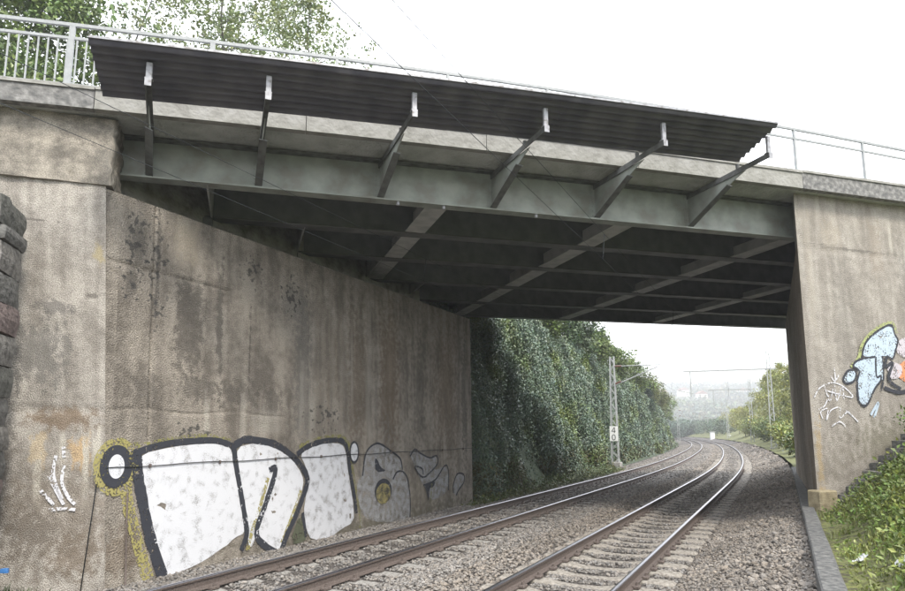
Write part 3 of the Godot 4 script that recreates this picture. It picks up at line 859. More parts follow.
func build_tracks():
	var sl_mesh := []
	for kind in 2:
		var st := st_new()
		var rings := []
		for q in [[-1.3, -0.03, 0.13], [-1.25, 0.0, 0.14], [-0.95, 0.006, 0.14], [-0.55, 0.006, 0.14], [-0.3, -0.03, 0.12], [0.0, -0.04, 0.11], [0.3, -0.03, 0.12], [0.55, 0.006, 0.14], [0.95, 0.006, 0.14], [1.25, 0.0, 0.14], [1.3, -0.03, 0.13]]:
			var w: float = q[2]
			var y: float = q[1]
			rings.append(PackedVector3Array([Vector3(q[0], -0.2, w + 0.02), Vector3(q[0], y - 0.03, w), Vector3(q[0], y, w - 0.035), Vector3(q[0], y, -w + 0.035), Vector3(q[0], y - 0.03, -w), Vector3(q[0], -0.2, -w - 0.02)]))
		loft(st, rings)
		sl_mesh.append(mesh_of(st, [M.sleeper, M.sleeper_old][kind]))
	var cst := st_new()
	box(cst, Vector3(0, 0.035, 0), Vector3.RIGHT, Vector3.UP, Vector3.BACK, Vector3(0.1, 0.05, 0.16), 0.012)
	tube(cst, [Vector3(0, 0.05, 0), Vector3(0, 0.1, 0)], [0.022, 0.018], 6)
	var clip := mesh_of(cst, M.rust)
	for tr in 2:
		var c := -4.0 * tr
		var T := thing("railway_track", ["nearer railway track with clean pale concrete sleepers curving away", "farther railway track with half buried sleepers beside the graffiti wall"][tr], "track", tp(9, c, 0), "railway tracks under the bridge")
		for side in [-0.75, 0.75]:
			var st := st_new()
			var rings := []
			var top := st_new(true)
			var tr_r := []
			for s in steps(-12, 60, 1.0) + steps(62, 290, 3.0):
				var r := PackedVector3Array()
				for p in rail_profile(): r.append(tp(s, c + side + p[0], p[1]))
				rings.append(r)
				var q := PackedVector3Array()
				for p in [[-0.0365, 0.178], [-0.0365, 0.184], [-0.028, 0.192], [0.0, 0.1935], [0.028, 0.192], [0.0365, 0.184], [0.0365, 0.178]]: q.append(tp(s, c + side + p[0], p[1]))
				tr_r.append(q)
			loft(st, rings)
			var rail := build(st, "rail", M.rust, T)
			loft(top, tr_r, false, false)
			build(top, "running_surface", M.rail_top, rail)
		var s := 3.0
		var k := 0
		while k < 185:
			var o := put("sleeper", sl_mesh[tr], T, tp(s, c, rng.randf_range(-0.006, 0.006) - 0.012 * tr))
			o.rotation.y = -heading(s) + rng.randf_range(-0.006, 0.006)
			if s < 45:
				for a in [-0.86, -0.64, 0.64, 0.86]:
					var cl := MeshInstance3D.new()
					cl.mesh = clip
					cl.name = "rail_clip"
					o.add_child(cl, true)
					cl.position = Vector3(a, 0, 0)
			s += 0.7
			k += 1
	# loose stones
	var rocks := []
	for v in 5:
		var st := st_new()
		var n := FastNoiseLite.new()
		n.seed = 900 + v
		n.frequency = 0.9
		var sp := icosa()
		for t in sp:
			var q := []
			for p in t:
				var w: Vector3 = p * (1.0 + 0.5 * n.get_noise_3d(p.x * 1.5, p.y * 1.5, p.z * 1.5))
				q.append(Vector3(w.x * (1.15 + 0.1 * v), w.y * 0.75, w.z * (1.0 - 0.04 * v)) * 0.5)
			tri(st, q[0], q[1], q[2])
		rocks.append(mesh_of(st, M.rock))
	var xf := [[], [], [], [], []]
	var cc := [[], [], [], [], []]
	var patch := FastNoiseLite.new()
	patch.seed = 12
	patch.frequency = 0.25
	var bands := [[5.0, 12.0, 620.0, 0.04], [12.0, 20.0, 420.0, 0.044], [20.0, 34.0, 200.0, 0.056], [34.0, 60.0, 70.0, 0.076], [60.0, 125.0, 22.0, 0.13]]
	for bd in bands:
		var cnt := int((bd[1] - bd[0]) * 9.9 * bd[2])
		for i in cnt:
			var s := rng.randf_range(bd[0], bd[1])
			var off := rng.randf_range(-6.7, 3.15)
			var buried := false
			for tr in 2:
				var c2 := -4.0 * tr
				var lo := absf(off - c2)
				if lo < 1.34:
					var ph := fposmod(s - 3.0 + 0.35, 0.7) - 0.35
					if absf(ph) < 0.17 and (tr == 0 or rng.randf() < 0.75 or lo > 0.4): buried = true
					if absf(lo - 0.75) < 0.11: buried = true
			if buried: continue
			var size: float = bd[3] * rng.randf_range(0.6, 1.35)
			if off > 1.9 and rng.randf() < 0.02: size *= 2.2
			var y := bed_y(s, off) + size * 0.18 + (rng.randf() * 0.02)
			var bs := Basis.from_euler(Vector3(rng.randf_range(-0.6, 0.6), rng.randf() * TAU, rng.randf_range(-0.6, 0.6))).scaled(Vector3.ONE * size)
			var v := rng.randi() % 5
			xf[v].append(Transform3D(bs, tp(s, off, y)))
			var g := rng.randf_range(0.11, 0.27) * (1.0 + 0.35 * patch.get_noise_2d(s, off))
			if rng.randf() < 0.05: g *= 1.4
			var warm := rng.randf_range(0.06, 0.2) + (0.06 if off > 1.3 or (off < -0.9 and off > -1.9) else 0.0)
			cc[v].append(Color(g * (1.0 + warm * 0.5), g * (1.0 - warm * 0.15), g * (1.0 - warm * 0.8)))
	var bal := thing("ballast", "loose grey crushed stone ballast around both tracks", "ballast", Vector3.ZERO)
	bal.set_meta("kind", "stuff")
	for v in 5: scatter("stones", rocks[v], xf[v], cc[v], bal).set_meta("kind", "stuff")
	print("tracks ", Time.get_ticks_msec())

# leaf bunches joined into one crown mesh
func merged(called: String, mesh: Mesh, xf: Array, cols: Array, parent: Node3D) -> MeshInstance3D:
	var ar := mesh.surface_get_arrays(0)
	var src: PackedVector3Array = ar[Mesh.ARRAY_VERTEX]
	var srn: PackedVector3Array = ar[Mesh.ARRAY_NORMAL]
	var src_c: PackedColorArray = ar[Mesh.ARRAY_COLOR]
	var src_i: PackedInt32Array = ar[Mesh.ARRAY_INDEX]
	var v := PackedVector3Array()
	var nn := PackedVector3Array()
	var cc := PackedColorArray()
	var ii := PackedInt32Array()
	var nv := src.size()
	for i in xf.size():
		var t: Transform3D = xf[i]
		t.origin -= parent.position
		v.append_array(t * src)
		nn.append_array(Transform3D(t.basis.orthonormalized(), Vector3.ZERO) * srn)
		var c: Color = cols[i]
		for k in nv: cc.append(Color(c.r * src_c[k].r, c.g * src_c[k].g, c.b * src_c[k].b))
		for k in src_i: ii.append(k + i * nv)
	var out := []
	out.resize(Mesh.ARRAY_MAX)
	out[Mesh.ARRAY_VERTEX] = v
	out[Mesh.ARRAY_NORMAL] = nn
	out[Mesh.ARRAY_COLOR] = cc
	out[Mesh.ARRAY_INDEX] = ii
	var m := ArrayMesh.new()
	m.add_surface_from_arrays(Mesh.PRIMITIVE_TRIANGLES, out)
	m.surface_set_material(0, M.leaf)
	var o := MeshInstance3D.new()
	o.mesh = m
	o.name = called
	parent.add_child(o, true)
	return o

func icosa() -> Array:
	var t := (1.0 + sqrt(5.0)) / 2.0
	var v := [Vector3(-1, t, 0), Vector3(1, t, 0), Vector3(-1, -t, 0), Vector3(1, -t, 0), Vector3(0, -1, t), Vector3(0, 1, t), Vector3(0, -1, -t), Vector3(0, 1, -t), Vector3(t, 0, -1), Vector3(t, 0, 1), Vector3(-t, 0, -1), Vector3(-t, 0, 1)]
	for i in 12: v[i] = v[i].normalized()
	var r := []
	for f in [[0, 11, 5], [0, 5, 1], [0, 1, 7], [0, 7, 10], [0, 10, 11], [1, 5, 9], [5, 11, 4], [11, 10, 2], [10, 7, 6], [7, 1, 8], [3, 9, 4], [3, 4, 2], [3, 2, 6], [3, 6, 8], [3, 8, 9], [4, 9, 5], [2, 4, 11], [6, 2, 10], [8, 6, 7], [9, 8, 1]]:
		r.append([v[f[0]], v[f[1]], v[f[2]]])
	return r

func scatter(called: String, mesh: Mesh, xf: Array, cols: Array, parent: Node = null) -> MultiMeshInstance3D:
	var mm := MultiMesh.new()
	mm.transform_format = MultiMesh.TRANSFORM_3D
	mm.use_colors = true
	mm.mesh = mesh
	mm.instance_count = xf.size()
	var base := Vector3.ZERO
	if parent: base = parent.position
	for i in xf.size():
		var t: Transform3D = xf[i]
		t.origin -= base
		mm.set_instance_transform(i, t)
		mm.set_instance_color(i, cols[i])
	var o := MultiMeshInstance3D.new()
	o.multimesh = mm
	o.name = called if parent else numbered(called)
	(parent if parent else self).add_child(o, true)
	return o

# ---------------------------------------------------------------- graffiti
func worn(c: Color, keep: float, seed_: int, f := 0.06) -> StandardMaterial3D:
	# spray paint flaked from the rough wall: holes where it has gone
	var img := noise_img(512, f, 4, seed_)
	img.convert(Image.FORMAT_L8)
	var d := img.get_data()
	var g := noise_img(512, 0.012, 3, seed_ + 1)
	g.convert(Image.FORMAT_L8)
	var e := g.get_data()
	var out := PackedByteArray()
	out.resize(d.size() * 4)
	var sc := c.linear_to_srgb()
	for i in d.size():
		var t := 0.9 + 0.1 * (d[i] / 255.0)
		out[i * 4] = int(clampf(sc.r * t, 0, 1) * 255)
		out[i * 4 + 1] = int(clampf(sc.g * t, 0, 1) * 255)
		out[i * 4 + 2] = int(clampf(sc.b * t, 0, 1) * 255)
		var v := d[i] / 255.0 + (e[i] / 255.0 - 0.5) * 0.6
		out[i * 4 + 3] = int(smoothstep(keep - 0.05, keep + 0.05, v) * 255)
	var m := plain(Color.WHITE, 0.8)
	m.albedo_texture = ImageTexture.create_from_image(Image.create_from_data(512, 512, false, Image.FORMAT_RGBA8, out))
	m.transparency = BaseMaterial3D.TRANSPARENCY_ALPHA
	return m

func fill(pts: Array, at: Callable, lift: float, mat: Material, called: String, parent: Node):
	var p2 := PackedVector2Array()
	for i in range(0, pts.size(), 2): p2.append(Vector2(pts[i], pts[i + 1]))
	var sm := PackedVector2Array()      # round the corners once
	for i in p2.size():
		var q := p2[(i + 1) % p2.size()]
		sm.append(p2[i].lerp(q, 0.25)); sm.append(p2[i].lerp(q, 0.75))
	var idx := Geometry2D.triangulate_polygon(sm)
	var st := st_new()
	for i in idx:
		st.set_uv(sm[i] * 0.6)
		st.add_vertex(at.call(sm[i].x, sm[i].y, lift))
	build(st, called, mat, parent)

func stroke(pts: Array, w: float, at: Callable, lift: float, mat: Material, called: String, parent: Node, closed := false):
	var p := []
	for i in range(0, pts.size(), 2): p.append(Vector2(pts[i], pts[i + 1]))
	var c := []
	var n := p.size()
	for i in (n if closed else n - 1):
		var a: Vector2 = p[(i - 1 + n) % n] if closed or i > 0 else p[i]
		var b: Vector2 = p[i]
		var d: Vector2 = p[(i + 1) % n]
		var e: Vector2 = p[(i + 2) % n] if closed or i + 2 < n else d
		for k in 6: c.append(b.cubic_interpolate(d, a, e, k / 6.0))
	if closed: c.append(c[0])
	else: c.append(p[n - 1])
	var st := st_new()
	var nz := FastNoiseLite.new()
	nz.seed = int(abs(pts[0]) * 100)
	nz.frequency = 1.5
	var l := []
	var r := []
	for i in c.size():
		var d: Vector2 = (c[mini(i + 1, c.size() - 1)] - c[maxi(i - 1, 0)]).normalized()
		var sd := Vector2(-d.y, d.x) * w * 0.52 * (1.0 + 0.25 * nz.get_noise_2d(i * 0.5, 0.0))
		l.append(c[i] + sd); r.append(c[i] - sd)
	for i in c.size() - 1:
		for q in [l[i], l[i + 1], r[i + 1], l[i], r[i + 1], r[i]]:
			st.set_uv(q * 0.6)
			st.add_vertex(at.call(q.x, q.y, lift))
	build(st, called, mat, parent)

func oval(cx: float, cy: float, rx: float, ry: float) -> Array:
	var r := []
	for k in 14:
		r.append(cx + rx * cos(TAU * k / 14.0)); r.append(cy + ry * sin(TAU * k / 14.0))
	return r

func build_graffiti():
	var white := worn(Color(0.76, 0.77, 0.81), 0.2, 611, 0.2)
	var white2 := worn(Color(0.68, 0.69, 0.73), 0.26, 612, 0.2)
	var black := worn(Color(0.035, 0.038, 0.05), 0.24, 613)
	var yellow := worn(Color(0.36, 0.32, 0.12), 0.44, 614)
	var olive := worn(Color(0.25, 0.24, 0.09), 0.5, 615)
	var silver := worn(Color(0.38, 0.38, 0.385), 0.42, 616, 0.12)
	var gold := worn(Color(0.36, 0.31, 0.13), 0.47, 617, 0.14)
	var moss := worn(Color(0.1, 0.11, 0.07), 0.3, 618)
	var lw := func(a: float, y: float, o: float) -> Vector3: return wp(a, y, o + 0.012)
	var g := thing("graffiti", "large white bubble letters with thick black outlines painted on left abutment wall", "graffiti", wp(2, 0, 0.01))
	var W := "letter_fill"
	var K := "outline"
	stroke([0.28, 1.37, 0.39, 0.96, 0.56, 0.45, 0.76, -0.08], 0.2, lw, 0.001, yellow, "halo", g)
	stroke([0.14, 2.14, 0.56, 2.05, 1.13, 2.15, 1.89, 2.19, 2.47, 2.11], 0.09, lw, 0.001, olive, "halo", g)
	stroke([4.46, 1.95, 5.13, 2.11, 5.96, 2.16, 6.32, 1.92, 6.44, 1.39, 6.62, 0.74, 6.77, 0.2, 6.76, -0.06], 0.1, lw, 0.001, olive, "halo", g)
	fill(oval(0.1, 1.73, 0.4, 0.46), lw, 0.002, yellow, "halo", g)
	fill([0.51, 1.91, 1.14, 2.02, 1.77, 2.06, 2.36, 2.05, 2.52, 1.9, 2.61, 1.57, 2.76, 1.07, 2.86, 0.63, 2.9, 0.36, 2.6, 0.3, 2.45, 0.2, 2.3, 0.16, 2.05, 0.06, 1.73, -0.03, 1.3, -0.09, 1.1, -0.1, 0.92, 0.3, 0.78, 0.73, 0.62, 1.3, 0.51, 1.72], lw, 0.003, white, W, g)
	fill([2.65, 1.98, 3.01, 2.04, 3.2, 2.05, 3.69, 1.96, 4.23, 1.7, 4.57, 1.35, 4.61, 1.12, 4.4, 0.75, 4.15, 0.3, 3.94, -0.13, 3.7, -0.09, 3.55, -0.05, 3.21, 0.28, 3.02, 0.01, 2.95, 0.29, 2.87, 0.68, 2.77, 1.12, 2.64, 1.68], lw, 0.003, white, W, g)
	fill([4.47, 1.8, 4.87, 1.96, 5.49, 2.02, 6.02, 1.99, 6.17, 1.8, 6.24, 1.4, 6.36, 0.93, 6.48, 0.52, 6.49, 0.12, 5.96, 0.02, 5.59, -0.1, 4.89, -0.08, 4.71, 0.18, 4.61, 0.55, 4.71, 0.95, 4.78, 1.26, 4.68, 1.53], lw, 0.003, white2, W, g)
	fill([4.51, 0.59, 4.65, 0.14, 4.71, -0.07, 4.16, -0.07], lw, 0.0035, moss, W, g)
	stroke([3.5, 1.35, 3.28, 0.8, 3.04, 0.28, 2.96, 0.02], 0.09, lw, 0.005, yellow, "halo", g)
	stroke([4.52, 1.02, 4.22, 0.49, 3.91, 0.02], 0.08, lw, 0.005, yellow, "halo", g)
	stroke([0.44, 1.98, 0.5, 1.54, 0.64, 0.98, 0.8, 0.46, 1.04, -0.11], 0.19, lw, 0.007, black, K, g)
	stroke([0.39, 1.93, 0.96, 2.06, 1.57, 2.11, 2.11, 2.11, 2.51, 2.01], 0.11, lw, 0.0075, black, K, g)
	stroke([2.54, 2.06, 2.61, 1.68, 2.75, 1.13, 2.89, 0.57, 2.92, 0.3, 2.79, 0.05], 0.12, lw, 0.007, black, K, g)
	stroke([3.53, 1.49, 3.7, 1.54, 3.67, 1.34, 3.45, 0.87, 3.19, 0.31, 3.5, -0.01, 3.76, -0.14], 0.13, lw, 0.007, black, K, g)
	stroke([2.58, 2.02, 2.85, 2.12, 3.18, 2.1, 3.68, 2.02, 4.15, 1.81, 4.54, 1.53, 4.74, 1.24, 4.58, 0.86, 4.37, 0.53, 4.09, 0.17, 3.92, -0.12], 0.14, lw, 0.0065, black, K, g)
	stroke([4.39, 1.79, 4.71, 1.94, 5.22, 2.05, 5.87, 2.08, 6.15, 1.98, 6.24, 1.77, 6.35, 1.28, 6.54, 0.63, 6.58, 0.31], 0.12, lw, 0.0065, black, K, g)
	stroke([4.58, 0.55, 4.7, 0.03], 0.09, lw, 0.0065, black, K, g)
	fill(oval(0.1, 1.735, 0.29, 0.34), lw, 0.008, black, K, g)
	fill(oval(0.1, 1.735, 0.14, 0.19), lw, 0.0095, white, "bubble", g)
	fill(oval(6.51, 1.78, 0.21, 0.28), lw, 0.008, black, K, g)
	fill(oval(6.51, 1.78, 0.15, 0.22), lw, 0.0095, white2, "bubble", g)
	var g2 := thing("graffiti", "faded silver grey letters with yellow oval painted beside the white letters", "graffiti", wp(9, 0, 0.01))
	fill([6.87, 1.25, 6.96, 1.66, 7.23, 1.93, 7.57, 1.97, 8.05, 1.85, 8.63, 1.57, 8.83, 1.27, 9.04, 0.99, 9.18, 0.58, 9.19, -0.08, 8.99, -0.1, 7.75, -0.06, 6.85, 0.19, 6.68, 0.62, 6.61, 1.03], lw, 0.003, silver, W, g2)
	fill([9.12, 1.76, 9.65, 1.71, 10.24, 1.52, 10.78, 1.57, 10.87, 1.31, 10.63, 1.11, 11.39, 1.23, 11.61, 1.05, 11.61, 0.46, 11.03, 0.29, 10.41, 0.27, 10.25, 0.57, 9.81, 0.88, 9.51, 1.3], lw, 0.003, silver, W, g2)
	fill([11.96, 0.35, 11.96, 0.62, 12.26, 0.93, 12.74, 0.88, 12.74, 0.64, 12.37, 0.44, 12.14, 0.26], lw, 0.003, silver, W, g2)
	for o in [[6.87, 1.19, 7.01, 1.72, 7.34, 1.94, 7.69, 1.96, 8.24, 1.75, 8.69, 1.54, 8.8, 1.24], [8.3, 1.01, 8.51, 1.19, 8.83, 1.18, 9.08, 0.96, 9.21, 0.45, 9.19, -0.1], [9.23, 1.59, 9.5, 1.78, 9.79, 1.67, 10.39, 1.51, 10.83, 1.55, 10.88, 1.31, 10.25, 1.02, 9.95, 0.97, 9.66, 1.12, 9.51, 1.3, 9.92, 1.21, 9.98, 1.04], [9.98, 0.73, 10.74, 0.85, 11.36, 1.23, 11.61, 1.09, 11.61, 0.46], [11.96, 0.35, 11.96, 0.62, 12.26, 0.93, 12.74, 0.88, 12.74, 0.64, 12.37, 0.44, 12.14, 0.26]]:
		stroke(o, 0.05, lw, 0.006, black, K, g2)
	stroke([6.81, -0.06, 6.77, 0.26, 6.84, 0.51, 7.02, 0.54, 7.17, 0.39], 0.03, lw, 0.006, silver, K, g2)
	fill([7.41, 1.6, 7.46, 1.23, 8.01, 1.25, 7.68, 1.36, 7.54, 1.58], lw, 0.006, black, W, g2)
	fill([9.98, 0.73, 10.74, 0.83, 10.63, 0.64, 10.33, 0.63, 10.29, 0.18, 10.18, 0.57], lw, 0.006, black, W, g2)
	fill(oval(7.82, 0.74, 0.42, 0.33), lw, 0.006, black, K, g2)
	fill(oval(7.82, 0.68, 0.36, 0.27), lw, 0.0075, gold, "oval", g2)
	stroke([10.5, 0.75, 10.45, 0.4, 10.4, 0.15], 0.07, lw, 0.0075, olive, "halo", g2)
	# scribble on the near face of the left abutment
	var chalk := worn(Color(0.7, 0.7, 0.74), 0.36, 620)
	var nf := func(s: float, y: float, o: float) -> Vector3: return bp(s, 0.02 + o, y)
	var g3 := thing("graffiti", "small white scribbled tag low on near face of left abutment", "graffiti", bp(-0.7, 0.02, 1))
	for s in [[-0.96, 1.42, -0.76, 1.19], [-0.86, 1.62, -0.76, 1.42, -0.63, 1.19], [-0.79, 1.92, -0.8, 1.62, -0.66, 1.27], [-0.7, 2.05, -0.68, 1.89], [-0.67, 1.77, -0.68, 1.52, -0.57, 1.29, -0.48, 1.19], [-0.82, 1.12, -0.64, 1.13, -0.47, 1.11]]:
		stroke(s, 0.045, nf, 0.004, chalk, "spray_line", g3)
	# right abutment
	var blue := worn(Color(0.5, 0.6, 0.7), 0.3, 621)
	var pink := worn(Color(0.56, 0.52, 0.56), 0.32, 622)
	var orange := worn(Color(0.75, 0.3, 0.14), 0.25, 623)
	var lime := worn(Color(0.38, 0.42, 0.18), 0.4, 624)
	var g4 := thing("graffiti", "pale blue lettering with green and orange edges on right abutment", "graffiti", bp(16, 0.02, 2.9))
	stroke([15.23, 3.76, 15.5, 3.99, 15.59, 4.21, 15.82, 4.48, 16.2, 4.73, 16.65, 4.88, 16.79, 4.63], 0.09, nf, 0.002, lime, "halo", g4)
	fill([15.6, 4.02, 15.66, 4.21, 15.84, 4.44, 16.2, 4.67, 16.61, 4.82, 16.71, 4.6, 16.79, 4.45, 16.69, 4.23, 16.56, 4, 16.44, 4.07, 16.05, 4.03], nf, 0.003, blue, W, g4)
	fill([15.29, 3.79, 15.5, 3.94, 16.02, 4.03, 16.25, 4.06, 16.21, 3.51, 16.07, 3.46, 15.89, 3.26, 15.62, 2.9, 15.43, 2.9, 15.36, 3.06, 15.38, 3.44, 15.47, 3.68], nf, 0.0035, blue, W, g4)
	fill([14.95, 3.47, 15.12, 3.67, 15.37, 3.67, 15.28, 3.44, 15.03, 3.38], nf, 0.003, blue, W, g4)
	fill([16.36, 3.95, 16.68, 3.91, 16.87, 3.82, 16.76, 3.54, 16.37, 3.51], nf, 0.003, pink, W, g4)
	fill([16.72, 3.96, 17.6, 3.97, 17.6, 3.48, 16.65, 3.45], nf, 0.002, orange, W, g4)
	fill([16.75, 4.5, 17.6, 4.6, 17.6, 4.05, 16.7, 4.05], nf, 0.002, pink, W, g4)
	for o in [[15.6, 3.99, 15.66, 4.21, 15.84, 4.44, 16.2, 4.67, 16.61, 4.82, 16.71, 4.6, 16.79, 4.45, 16.69, 4.23, 16.56, 4, 16.38, 4.07], [16.02, 4.03, 15.99, 3.57, 16.12, 3.58, 16.1, 3.46, 15.89, 3.26, 15.62, 2.9, 15.43, 2.9, 15.36, 3.06, 15.38, 3.44, 15.47, 3.68, 15.29, 3.79, 15.5, 3.94, 16.02, 4.03], [16.25, 4.06, 16.21, 3.55, 16.1, 3.22], [14.95, 3.47, 15.12, 3.67, 15.37, 3.67, 15.28, 3.44, 15.03, 3.38, 14.95, 3.47]]:
		stroke(o, 0.05, nf, 0.006, black, K, g4)
	stroke([16.37, 4.04, 16.31, 3.8, 16.55, 3.9, 16.37, 3.51, 16.73, 3.28], 0.08, nf, 0.006, black, K, g4)
	stroke([16.2, 3.3, 16.7, 3.2, 17.3, 3.35], 0.09, nf, 0.006, black, K, g4)
	stroke([15.7, 2.66, 15.9, 2.88, 15.97, 2.93, 15.8, 2.6], 0.06, nf, 0.003, blue, K, g4)
	var g5 := thing("graffiti", "thin white scribbled tags between pier corner and blue lettering", "graffiti", bp(14.6, 0.02, 2.5))
	for s in [[14.06, 3.04, 14.2, 3.23, 14.45, 3.35, 14.69, 3.38, 14.96, 3.29, 15.18, 3.06, 14.38, 3.21], [14.72, 3.73, 14.71, 3.42, 14.59, 3.54], [14.71, 3.42, 14.84, 3.57], [14.39, 3.32, 14.5, 2.96, 14.67, 3.33, 14.71, 2.98, 14.9, 3.29, 14.93, 3.01], [14.25, 2.57, 14.21, 2.72, 14.42, 2.79, 14.36, 2.54, 14.5, 2.75, 14.78, 2.82, 14.76, 2.59, 15.01, 2.73, 15.12, 2.62], [14.96, 2.75, 15.13, 2.64, 15.29, 2.5], [14.15, 2.77, 14.34, 2.86, 14.48, 3.09], [14.5, 2.4, 14.75, 2.5, 14.95, 2.35]]:
		stroke(s, 0.028, nf, 0.005, chalk, "spray_line", g5)
	print("graffiti ", Time.get_ticks_msec())

# ---------------------------------------------------------------- overhead line
func build_wires_and_masts():
	for tr in 2:
		var c := -4.0 * tr
		var w := thing("overhead_wire", ["pair of overhead electric wires hung above the nearer track", "pair of overhead electric wires crossing the stained left wall above the farther track"][tr], "wire", tp(9, c, 5.6), "overhead electric wires")
		for hy in [5.6, 6.1]:
			var st := st_new(true)
			var pts := []
			var rad := []
			for s in steps(-14, 230, 2.0):
				pts.append(tp(s, c + (0.0 if hy < 6 else 0.05), hy)); rad.append(0.0042)
			tube(st, pts, rad, 5)
			build(st, "contact_wire" if hy < 6 else "carrier_wire", M.wire, w)
		for s in [13.6, 22.5, 30, 38, 46, 54, 62, 70]:
			var st := st_new()
			tube(st, [tp(s, c, 5.6), tp(s, c + 0.05, 6.1)], [0.006, 0.006], 4)
			build(st, "dropper", M.wire, w)
	mast(tp(47.5, -7.35, -0.1), heading(47.5), 7.7, 1, "pale lattice mast with a 4 0 board against the ivy slope", true)
	mast(tp(74.5, 4.0, 0.4), heading(74.5), 10.2, -1, "taller lattice mast among yellow trees with long arm over both tracks", false, 8.3)
	mast(tp(112, 4.2, 0.2), heading(112), 10.6, -1, "second lattice mast farther along right side with shorter arm", false, 6.0)
	mast(tp(150, -6.8, -0.1), heading(150), 8.2, 1, "distant faint lattice mast left of the tracks at the bend", false)
	mast(tp(165, 4.4, 0.0), heading(165), 9.0, -1, "most distant lattice mast right of the tracks in haze", false, 5.0)
	print("masts ", Time.get_ticks_msec())

func mast(at: Vector3, h: float, tall: float, side: float, label: String, board: bool, arm := 0.0):
	var m := thing("catenary_mast", label, "mast", at, "lattice masts along the line")
	var r := Vector3(cos(h), 0, sin(h))         # across the tracks, to the right
	var f := Vector3(sin(h), 0, -cos(h))
	var st := st_new()
	box(st, at + Vector3(0, 0.1, 0), r, Vector3.UP, f, Vector3(0.8, 0.4, 0.8), 0.03)
	build(st, "footing", M.concrete, m)
	for x in [-1, 1]:
		for z in [-1, 1]:
			st = st_new()
			bar(st, at + r * 0.24 * x + f * 0.2 * z, at + r * 0.13 * x + f * 0.11 * z + Vector3(0, tall, 0), 0.07, 0.07, f)
			build(st, "leg", M.mast, m)
	var n := int(tall / 0.55)
	st = st_new()
	for i in n:
		var y0 := tall * i / n
		var y1 := tall * (i + 1) / n
		var w0 := lerpf(0.24, 0.13, float(i) / n)
		var w1 := lerpf(0.24, 0.13, float(i + 1) / n)
		var d := 1.0 if i % 2 else -1.0
		for q in [-1, 1]:
			bar(st, at + r * w0 * d + f * w0 * 0.84 * q + Vector3(0, y0, 0), at - r * w1 * d + f * w1 * 0.84 * q + Vector3(0, y1, 0), 0.035, 0.035, f)
			bar(st, at + f * w0 * 0.84 * d + r * w0 * q + Vector3(0, y0, 0), at - f * w1 * 0.84 * d + r * w1 * q + Vector3(0, y1, 0), 0.035, 0.035, r)
	build(st, "lattice", M.mast, m)
	if arm == 0.0:
		st = st_new()
		tube(st, [at + Vector3(0, 7.0, 0), at + r * side * 3.3 + Vector3(0, 7.0, 0)], [0.035, 0.035], 6)
		tube(st, [at + Vector3(0, 5.6, 0), at + r * side * 3.1 + Vector3(0, 6.85, 0)], [0.045, 0.045], 6)
		tube(st, [at + r * side * 1.9 + Vector3(0, 6.2, 0), at + r * side * 3.3 + Vector3(0, 6.1, 0)], [0.025, 0.025], 6)
		build(st, "cantilever", M.mast, m)
		for q in [[7.0, 0.45], [5.75, 0.4]]:
			st = st_new()
			tube(st, [at + r * side * 0.2 + Vector3(0, q[0], 0), at + r * side * (0.2 + q[1]) + Vector3(0, q[0] + (0.0 if q[0] > 6 else 0.17), 0)], [0.07, 0.07], 8)
			build(st, "insulator", M.insul, m)
	else:
		var ya := tall - 1.9
		st = st_new()
		bar(st, at + r * 0.6 + Vector3(0, ya, 0), at - r * arm + Vector3(0, ya, 0), 0.16, 0.16)
		bar(st, at + Vector3(0, tall - 0.2, 0), at - r * arm * 0.7 + Vector3(0, ya, 0), 0.03, 0.03)
		build(st, "arm", M.mast, m)
		st = st_new()
		bar(st, at - r * (arm - 0.7) + Vector3(0, ya, 0), at - r * (arm - 0.7) + Vector3(0, ya - 2.7, 0), 0.13, 0.13, f)
		bar(st, at - r * (arm + 0.6) + Vector3(0, ya - 2.0, 0), at - r * (arm - 0.9) + Vector3(0, ya - 2.4, 0), 0.06, 0.06)
		build(st, "drop_post", M.mast, m)
	if board:
		var bc := at - f * 0.3 + r * 0.0 + Vector3(0, 2.25, 0)
		st = st_new()
		box(st, bc, r, Vector3.UP, f, Vector3(0.56, 1.02, 0.03), 0.01)
		var bd := build(st, "distance_board", plain(lin(0.8, 0.8, 0.78), 0.6), m)
		var font := SystemFont.new()
		font.font_names = PackedStringArray(["Droid Sans"])
		for q in [["4", 0.25], ["0", -0.25]]:
			var tm := TextMesh.new()
			tm.text = q[0]
			tm.font = font
			tm.font_size = 64
			tm.pixel_size = 0.0085
			tm.depth = 0.01
			tm.material = plain(lin(0.02, 0.02, 0.02), 0.6)
			var o := MeshInstance3D.new()
			o.mesh = tm
			o.name = "digit"
			bd.add_child(o, true)
			o.transform = Transform3D(Basis(r, Vector3.UP, -f), bc + Vector3(0, q[1], 0) - f * 0.022)

